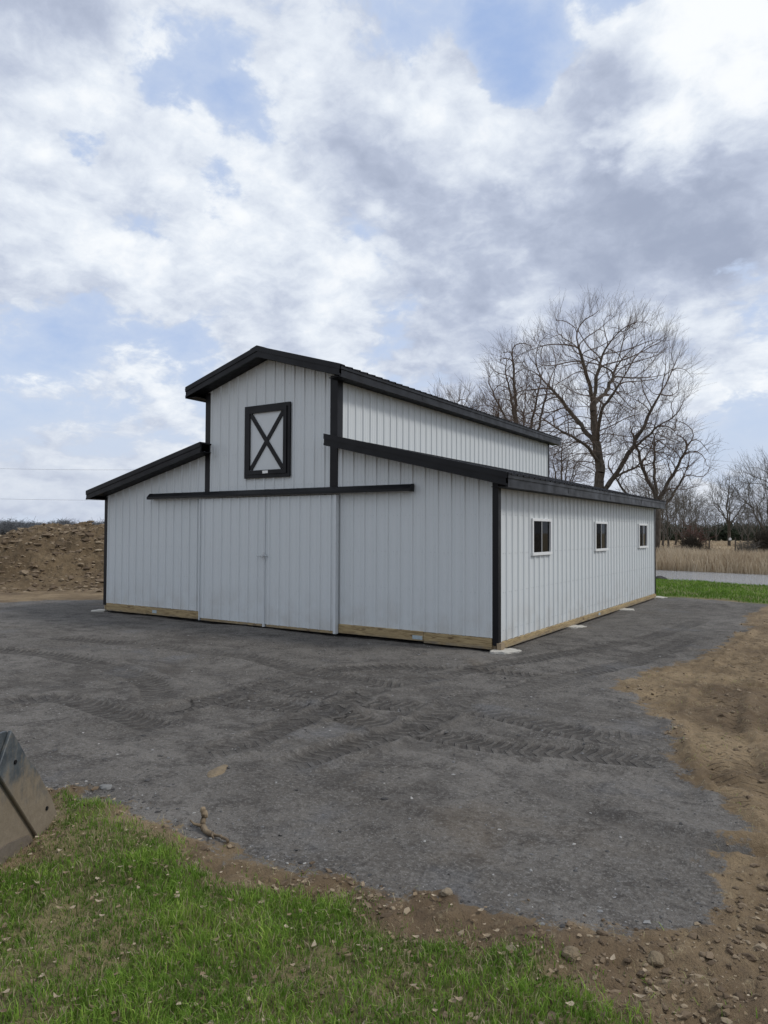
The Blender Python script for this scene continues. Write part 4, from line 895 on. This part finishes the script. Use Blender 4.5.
# stones and clods: small lumps, one object each kind of spread
def lumps(name, x, y, z, r, m_, seed, flat=.7, attrs_t=None):
    rg = np.random.default_rng(seed); ph = (1+5**.5)/2
    b_ = np.array([(-1, ph, 0), (1, ph, 0), (-1, -ph, 0), (1, -ph, 0), (0, -1, ph), (0, 1, ph), (0, -1, -ph), (0, 1, -ph), (ph, 0, -1), (ph, 0, 1), (-ph, 0, -1), (-ph, 0, 1)])/1.9
    fc = np.array([(0, 11, 5), (0, 5, 1), (0, 1, 7), (0, 7, 10), (0, 10, 11), (1, 5, 9), (5, 11, 4), (11, 10, 2), (10, 7, 6), (7, 1, 8), (3, 9, 4), (3, 4, 2), (3, 2, 6), (3, 6, 8), (3, 8, 9), (4, 9, 5), (2, 4, 11), (6, 2, 10), (8, 6, 7), (9, 8, 1)])
    n = len(x); a = rg.uniform(0, 6.3, n); v = b_[None]*(1+rg.normal(0, .25, (n, 12, 1)))*np.stack([rg.uniform(.8, 1.7, n), rg.uniform(.6, 1.1, n), flat*rg.uniform(.5, 1.1, n)], 1)[:, None]*r[:, None, None]
    c, s = np.cos(a)[:, None], np.sin(a)[:, None]; vx = v[:, :, 0]*c-v[:, :, 1]*s; vy = v[:, :, 0]*s+v[:, :, 1]*c
    V_ = np.stack([vx+x[:, None], vy+y[:, None], v[:, :, 2]+(z+r*.25)[:, None]], -1).reshape(-1, 3)
    return mesh_np(name, V_, (fc[None]+(np.arange(n)*12)[:, None, None]).reshape(-1, 3), m_, attrs={'tint': np.repeat(rg.random(n), 12)})
def tint_mat(name, stops, bump=.004, bs=60):
    m_, t, b = mat(name); co = t.n('ShaderNodeTexCoord').outputs['Object']; a = t.n('ShaderNodeAttribute', attribute_name='tint').outputs['Fac']
    c = t.mix(t.ss(t.noise(co, 25, 5, .65), .4, .8, 0, .5), t.ramp(a, stops), stops[0][1]); t.set(b.inputs['Base Color'], c); b.inputs['Roughness'].default_value = .95; b.inputs['Specular IOR Level'].default_value = .2
    bp = t.n('ShaderNodeBump', {'Strength': 1.0, 'Distance': bump, 'Height': t.noise(co, bs, 4, .65)}); t.set(b.inputs['Normal'], bp.outputs[0]); return m_
CLOD = tint_mat('soil_clod', [(0, (.095, .068, .045)), (.6, (.19, .142, .095)), (1, (.30, .24, .165))]); CHIP = tint_mat('gravel_chip', [(0, (.045, .043, .042)), (.6, (.11, .108, .107)), (.85, (.20, .20, .20)), (1, (.36, .35, .33))]); 
rg = np.random.default_rng(77)
x = rg.uniform(-.8, 4.9, 70000); y = rg.uniform(-8.2, -5.6, 70000); sg, gv, sl_, gr_, _, _ = masks(x, y)
dens = np.exp(-((sg+.12)/.14)**2)*.22*sstep(fbm(x*1.7, y*1.7, 3, 101), -.3, .4)+sstep(x*.6-y*.8, 7.0, 8.2)*(sg < 0)*.24+.04*(gr_ < .5)*(sg < 0); ok = rg.random(len(x)) < dens; x, y = x[ok], y[ok]
o = lumps('soil_clods', x, y, gzv(x, y), np.exp(rg.normal(math.log(.0058), .58, len(x))).clip(.0025, .019), CLOD, 5); tag(o, 'loose crumbs and clods of brown soil along the gravel edge', 'soil clods', kind='stuff')
x = rg.uniform(2.2, 6.5, 60000); y = -6.5+12.5*rg.random(60000)**1.5; sg, gv, *_ = masks(x, y); ok = (sg < .05) & (rg.random(60000) < .28*sstep(fbm(x*1.3, y*1.3, 3, 102), -.1, .5)+.06); x, y = x[ok], y[ok]
o = lumps('soil_clods', x, y, gzv(x, y), np.exp(rg.normal(math.log(.0062), .6, len(x))).clip(.0025, .022), CLOD, 6); tag(o, 'scattered clods on the bare brown dirt right of the gravel', 'soil clods', kind='stuff')
x = rg.uniform(-6, 4, 260000); y = -8+9*rg.random(260000)**1.3; sg, gv, *_ = masks(x, y); ok = (gv > .6) & (rg.random(260000) < (.03+.5*np.exp(-(sg/.15)**2)*(y < -6)+.05*sstep(fbm(x*1.1, y*1.1, 3, 103), 0, .5))); x, y = x[ok], y[ok]
o = lumps('gravel_stones', x, y, gzv(x, y)-.002, np.exp(rg.normal(math.log(.0042), .5, len(x))).clip(.002, .018), CHIP, 7, .6); tag(o, 'loose chips of dark grey gravel lying on the yard', 'gravel', kind='stuff')
n = 16000; u = rg.uniform(-11, 10, n); v = rg.uniform(-6.0, 2, n); x = PC[0]+ex[0]*u+ey[0]*v; y = PC[1]+ex[1]*u+ey[1]*v
iu = np.clip(((u+12.5)/.05).astype(int), 0, len(pu)-1); jv = np.clip(((v+6.6)/.05).astype(int), 0, len(pv)-1); z = H[jv, iu]; ok = z > -.05; ok |= (rg.random(n) < .25); z = np.maximum(z, 0)
o = lumps('soil_clods', x[ok], y[ok], z[ok]-.04, np.exp(rg.normal(math.log(.034), .55, ok.sum())).clip(.012, .12), CLOD, 8); tag(o, 'lumps of soil strewn over the brown mound', 'soil clods', kind='stuff')

# ------------------------------------------------------------------ front lawn blades and litter
rg = np.random.default_rng(31)
n = 230000; x = rg.uniform(-.7, 4.9, n); y = rg.uniform(-9.2, -6.75, n); _, gv, _, gr_, _, _ = masks(x, y); pn = fbm(x*2.3, y*2.3, 4, 11)
ok = (rg.random(n) < gr_*(.42+.53*sstep(pn, -.4, .15))+(gv < .4)*(.02+.40*sstep(fbm(x*3.3, y*3.3, 4, 121), .12, .42)*(x < 3.9))) & (np.hypot(x-CAM.x, y-CAM.y) > .9); x, y, pn, gr_ = x[ok], y[ok], pn[ok], gr_[ok]; n = len(x)
cl = fbm(x*4, y*4, 4, 111); h = rg.uniform(.018, .062, n)*(1+.8*cl)*(.6+.4*gr_); dead = rg.random(n) < .08+.22*(gr_ < .6)+.10*(pn < .0)
tint = np.where(dead, rg.uniform(.86, 1, n), np.clip(.36+.45*cl+.18*rg.standard_normal(n), 0, .8))
tag(blades('grass', x, y, gzv(x, y)-.004, h, rg.uniform(.0025, .0055, n), rg.uniform(.15, .95, n), tint, GREEN, 4), 'rough green grass growing in the foreground', 'grass', kind='stuff')
n = 16000; x = rg.uniform(-.8, 5.6, n); y = -8.9+8.5*rg.random(n)**2; _, gv, _, g2_, _, _ = masks(x, y); ok = (gv < .55) & (rg.random(n) < .15+.85*sstep(fbm(x*2.1, y*2.1, 3, 122), -.05, .35)) & (np.hypot(x-CAM.x, y-CAM.y) > .9); x, y = x[ok], y[ok]; n = len(x)
tag(blades('straw_litter', x, y, gzv(x, y)+.006, rg.uniform(.015, .06, n), rg.uniform(.002, .005, n), rg.uniform(1.15, 1.38, n), rg.uniform(.82, 1, n), GREEN, 11), 'short bits of dead straw lying on the soil round the gravel', 'straw', kind='stuff')
LEAF = tint_mat('dead_leaf', [(0, (.12, .085, .05)), (.5, (.24, .18, .115)), (1, (.42, .35, .26))], .002, 90)
n = 1300; x = rg.uniform(-.5, 4.2, n); y = rg.uniform(-9, -6.7, n); _, gv, _, gr_, _, _ = masks(x, y); ok = gv < .4; x, y = x[ok], y[ok]; n = len(x); a = rg.uniform(0, 6.3, n); s = rg.uniform(.006, .019, n); z = gzv(x, y)+rg.uniform(.006, .035, n)
lp = np.array([(-1, 0, .25), (-.4, .55, -.05), (.35, .5, .1), (1, 0, .35), (.35, -.5, .0), (-.4, -.55, .2), (0, 0, -.12)]); lv = lp[None]*s[:, None, None]*(1+rg.normal(0, .2, (n, 7, 1))); c_, s_ = np.cos(a)[:, None], np.sin(a)[:, None]
LV = np.stack([lv[:, :, 0]*c_-lv[:, :, 1]*s_+x[:, None], lv[:, :, 0]*s_+lv[:, :, 1]*c_+y[:, None], lv[:, :, 2]+z[:, None]], -1).reshape(-1, 3); lf = np.array([(6, 0, 5), (6, 5, 4), (6, 4, 3), (6, 3, 2), (6, 2, 1), (6, 1, 0)])
tag(mesh_np('leaf_litter', LV, (lf[None]+(np.arange(n)*7)[:, None, None]).reshape(-1, 3), LEAF, attrs={'tint': np.repeat(rg.random(n), 7)}), 'scattered dry tan leaves lying in the foreground grass', 'dead leaves', kind='stuff')

# ------------------------------------------------------------------ loose single things
def stone(name, x, y, r, m_, label, cat, seed, flat=.75, stretch=(1, 1), rz=0, dz=0):
    import bmesh
    bm = bmesh.new(); bmesh.ops.create_icosphere(bm, subdivisions=3, radius=1.0); rg = np.random.default_rng(seed); off = rg.uniform(0, 50, 3)
    from mathutils import noise as mn
    for v in bm.verts:
        d = 1+.28*mn.noise(v.co*1.3+Vector(off))+.12*mn.noise(v.co*3.5+Vector(off)); v.co = Vector((v.co.x*d*r*stretch[0], v.co.y*d*r*stretch[1], max(v.co.z*d*flat, -.4)*r))
    me = bpy.data.meshes.new(name); bm.to_mesh(me); bm.free(); me.materials.append(m_); o = bpy.data.objects.new(name, me); C.objects.link(o); o.location = (x, y, gz(x, y)+r*.2+dz); o.rotation_euler.z = rz; tag(o, label, cat); return o
TAN = simple('tan_stone', (.20, .16, .11), .9, .3, 30, bump=.006, bscale=50); CLAY = simple('yellow_clay', (.19, .145, .09), .95, .45, 18, bump=.02, bscale=45); DROCK = simple('dark_rock', (.04, .037, .034), .9, .3, 8, bump=.02, bscale=15); GROCK = simple('grey_stone', (.17, .17, .165), .9, .3, 25, bump=.006, bscale=50)
stone('stone', 2.68, -6.66, .028, TAN, 'round tan stone at the lower edge of the gravel, near the middle', 'stone', 1)
stone('clay_clod', .50, -6.02, .085, CLAY, 'low lump of yellowish clay lying on the gravel above the curved root', 'clay', 2, .30, (.75, 1.7), .5, -.022)
stone('stone', .12, -6.66, .035, GROCK, 'flat grey stone at the grass tip just right of the metal bucket', 'stone', 3, .45, (1.3, 1))
stone('rock', -1.55, 18.6, .19, DROCK, 'dark rock on the pond bank by the back corner of the barn', 'rock', 4, .8, (1.4, 1))
for k, (x, y, r, lb) in enumerate(((3.12, -6.94, .028, 'pale clod among the grass tufts at the bottom right'), (3.33, -6.83, .036, 'larger brown clod in the churned soil left of the wheel rut'), (3.62, -6.66, .034, 'brown clod at the edge of the churned soil on the right'))):
    stone('soil_clod', x, y, r, TAN if k == 0 else CLAY, lb, 'clod', 20+k, .7)
# curved root or stick
ROOT = bark('stripped_root', (.115, .085, .055), (.25, .195, .13))
rp_ = smoothline([(1.12, -6.73, .095), (1.15, -6.75, .065), (1.17, -6.78, .028), (1.24, -6.81, .018), (1.34, -6.81, .018), (1.43, -6.84, .018)], 5); mb = MB(); nrt = len(rp_)
rgr = np.random.default_rng(4); mb.tube([(q[0]+rgr.normal(0, .004), q[1]+rgr.normal(0, .004), q[2]+gz(q[0], q[1])+rgr.normal(0, .003)) for q in rp_], [(.008+.011*math.sin(math.pi*min(1, .25+i/nrt)))*rgr.uniform(.75, 1.25) for i in range(nrt)], 9); mb.tube([(1.17, -6.785, .03+gz(1.1, -6.765)), (1.13, -6.81, .04+gz(1.1, -6.765)), (1.11, -6.82, .06+gz(1.1, -6.765))], [.010, .007, .004], 7); mb.tube([(1.28, -6.81, .02+gz(1.2, -6.8)), (1.33, -6.86, .03+gz(1.2, -6.8)), (1.36, -6.875, .03+gz(1.2, -6.8))], [.009, .006, .003], 7); rt = mb.build('root', ROOT, smooth=True); tag(rt, 'curved pale broken root sticking up at the edge of the gravel', 'root')

# ------------------------------------------------------------------ loader bucket
def bucket_mat():
    m_, t, b = mat('bucket_steel'); co = t.n('ShaderNodeTexCoord').outputs['Object']; sp = t.n('ShaderNodeSeparateXYZ', {0: co})
    base = t.mix(t.ss(t.noise(co, 5, 6, .65), .35, .7), (.040, .050, .058), (.105, .118, .125))
    mpp = t.n('ShaderNodeMapping', {0: co, 2: (0, .6, 0), 3: (30, 4, 4)})
    base = t.mix(t.ss(t.noise(mpp.outputs[0], 3.0, 5, .65), .58, .72, 0, .6), base, (.16, .16, .155))
    mud = t.m('ADD', t.m('ADD', t.ss(sp.outputs[2], .85, -.05, .22, 1.1), t.m('MULTIPLY', t.m('SUBTRACT', t.noise(co, 3.2, 7, .72), .5), 2.3)), t.m('MULTIPLY', t.m('SUBTRACT', t.noise(mpp.outputs[0], 1.3, 5, .7), .5), 1.1))
    base = t.mix(t.ss(mud, .30, .95, 0, .88), base, t.mix(t.noise(co, 22, 4, .6), (.15, .115, .075), (.27, .22, .155)))
    base = t.mix(t.ss(t.noise(co, 13, 5, .75), .66, .76, 0, .8), base, (.13, .055, .025))
    t.set(b.inputs['Base Color'], base); t.set(b.inputs['Roughness'], t.ss(mud, .3, .8, .52, .95)); b.inputs['Metallic'].default_value = .2
    bp = t.n('ShaderNodeBump', {'Strength': .7, 'Distance': .006, 'Height': t.noise(co, 28, 5, .7)}); t.set(b.inputs['Normal'], bp.outputs[0]); return m_
BK = bucket_mat(); WORN = simple('worn_steel', (.20, .17, .14), .45, .35, 20, metallic=.4, bump=.003)
bk = tag(empty('loader_bucket', (.36, -7.2, 0)), 'dark muddy steel loader bucket resting on the grass at the left edge', 'loader bucket')
gd = Vector((.515, -.857, 0)); nn = Vector((.857, .515, 0)); wd = -nn
def bp3(a, z, o_=0): return gd*a+Vector((0, 0, z))+nn*o_
SIDE = [(0, .0), (-.015, .05), (.05, .16), (.22, .376), (.33, .487), (.40, .58), (.48, .673), (.60, .685), (.80, .62), (1.02, .45), (1.10, .25), (1.02, .07), (.88, .0)]
for off in (0, -1.80):
    mb = MB(); mb.prism([bp3(a, z, off) for a, z in SIDE], nn*-.018); mb.build('side_plate', BK, bk, bevel=.003)
CUT = [(.0, .004), (-.03, .05), (.036, .165), (.21, .385), (.325, .498), (.40, .592), (.475, .676), (.60, .50), (.225, .052), (.19, .004)]
for off in (.0025, -1.8405):
    mb = MB(); mb.prism([bp3(a, z, off) for a, z in CUT], nn*.020); mb.build('side_cutter', BK, bk, bevel=.004)
mb = MB()                                           # floor, curved back and top lip, 12 mm plate
shell = [(-.02, .012), (.5, .012), (.88, .014), (1.02, .085), (1.085, .25), (1.0, .44), (.80, .60), (.60, .665), (.50, .655)]
for (a0, z0), (a1, z1) in zip(shell, shell[1:]):
    d = Vector((a1-a0, z1-z0)).normalized(); q = (-d.y*.012, d.x*.012)
    mb.hexa([bp3(a0, z0, -.0185), bp3(a1, z1, -.0185), bp3(a1, z1, -1.7995), bp3(a0, z0, -1.7995), bp3(a0+q[0], z0+q[1], -.0185), bp3(a1+q[0], z1+q[1], -.0185), bp3(a1+q[0], z1+q[1], -1.7995), bp3(a0+q[0], z0+q[1], -1.7995)])
mb.build('shell', BK, bk)
mb = MB(); mb.prism([bp3(-.045, .002, 0), bp3(.16, -.012, 0), bp3(.16, .010, 0), bp3(-.045, .006, 0)], nn*-1.80); mb.build('cutting_edge', WORN, bk)
mb = MB(); mb.prism([bp3(a, z, .0015) for a, z in ((.215, -.002), (.56, -.002), (1.0, .06), (1.0, .14), (.70, .10), (.45, .085), (.27, .05))], nn*.010); mb.build('wear_strip', WORN, bk)
for a, z in ((.44, .50), (.10, .13)):
    mb = MB(); c = bp3(a, z, .0226); mb.prism([c+gd*.012*math.cos(q)+Vector((0, 0, .012))*math.sin(q) for q in np.arange(8)*math.pi/4], nn*.006); mb.build('bolt', SOFF, bk)
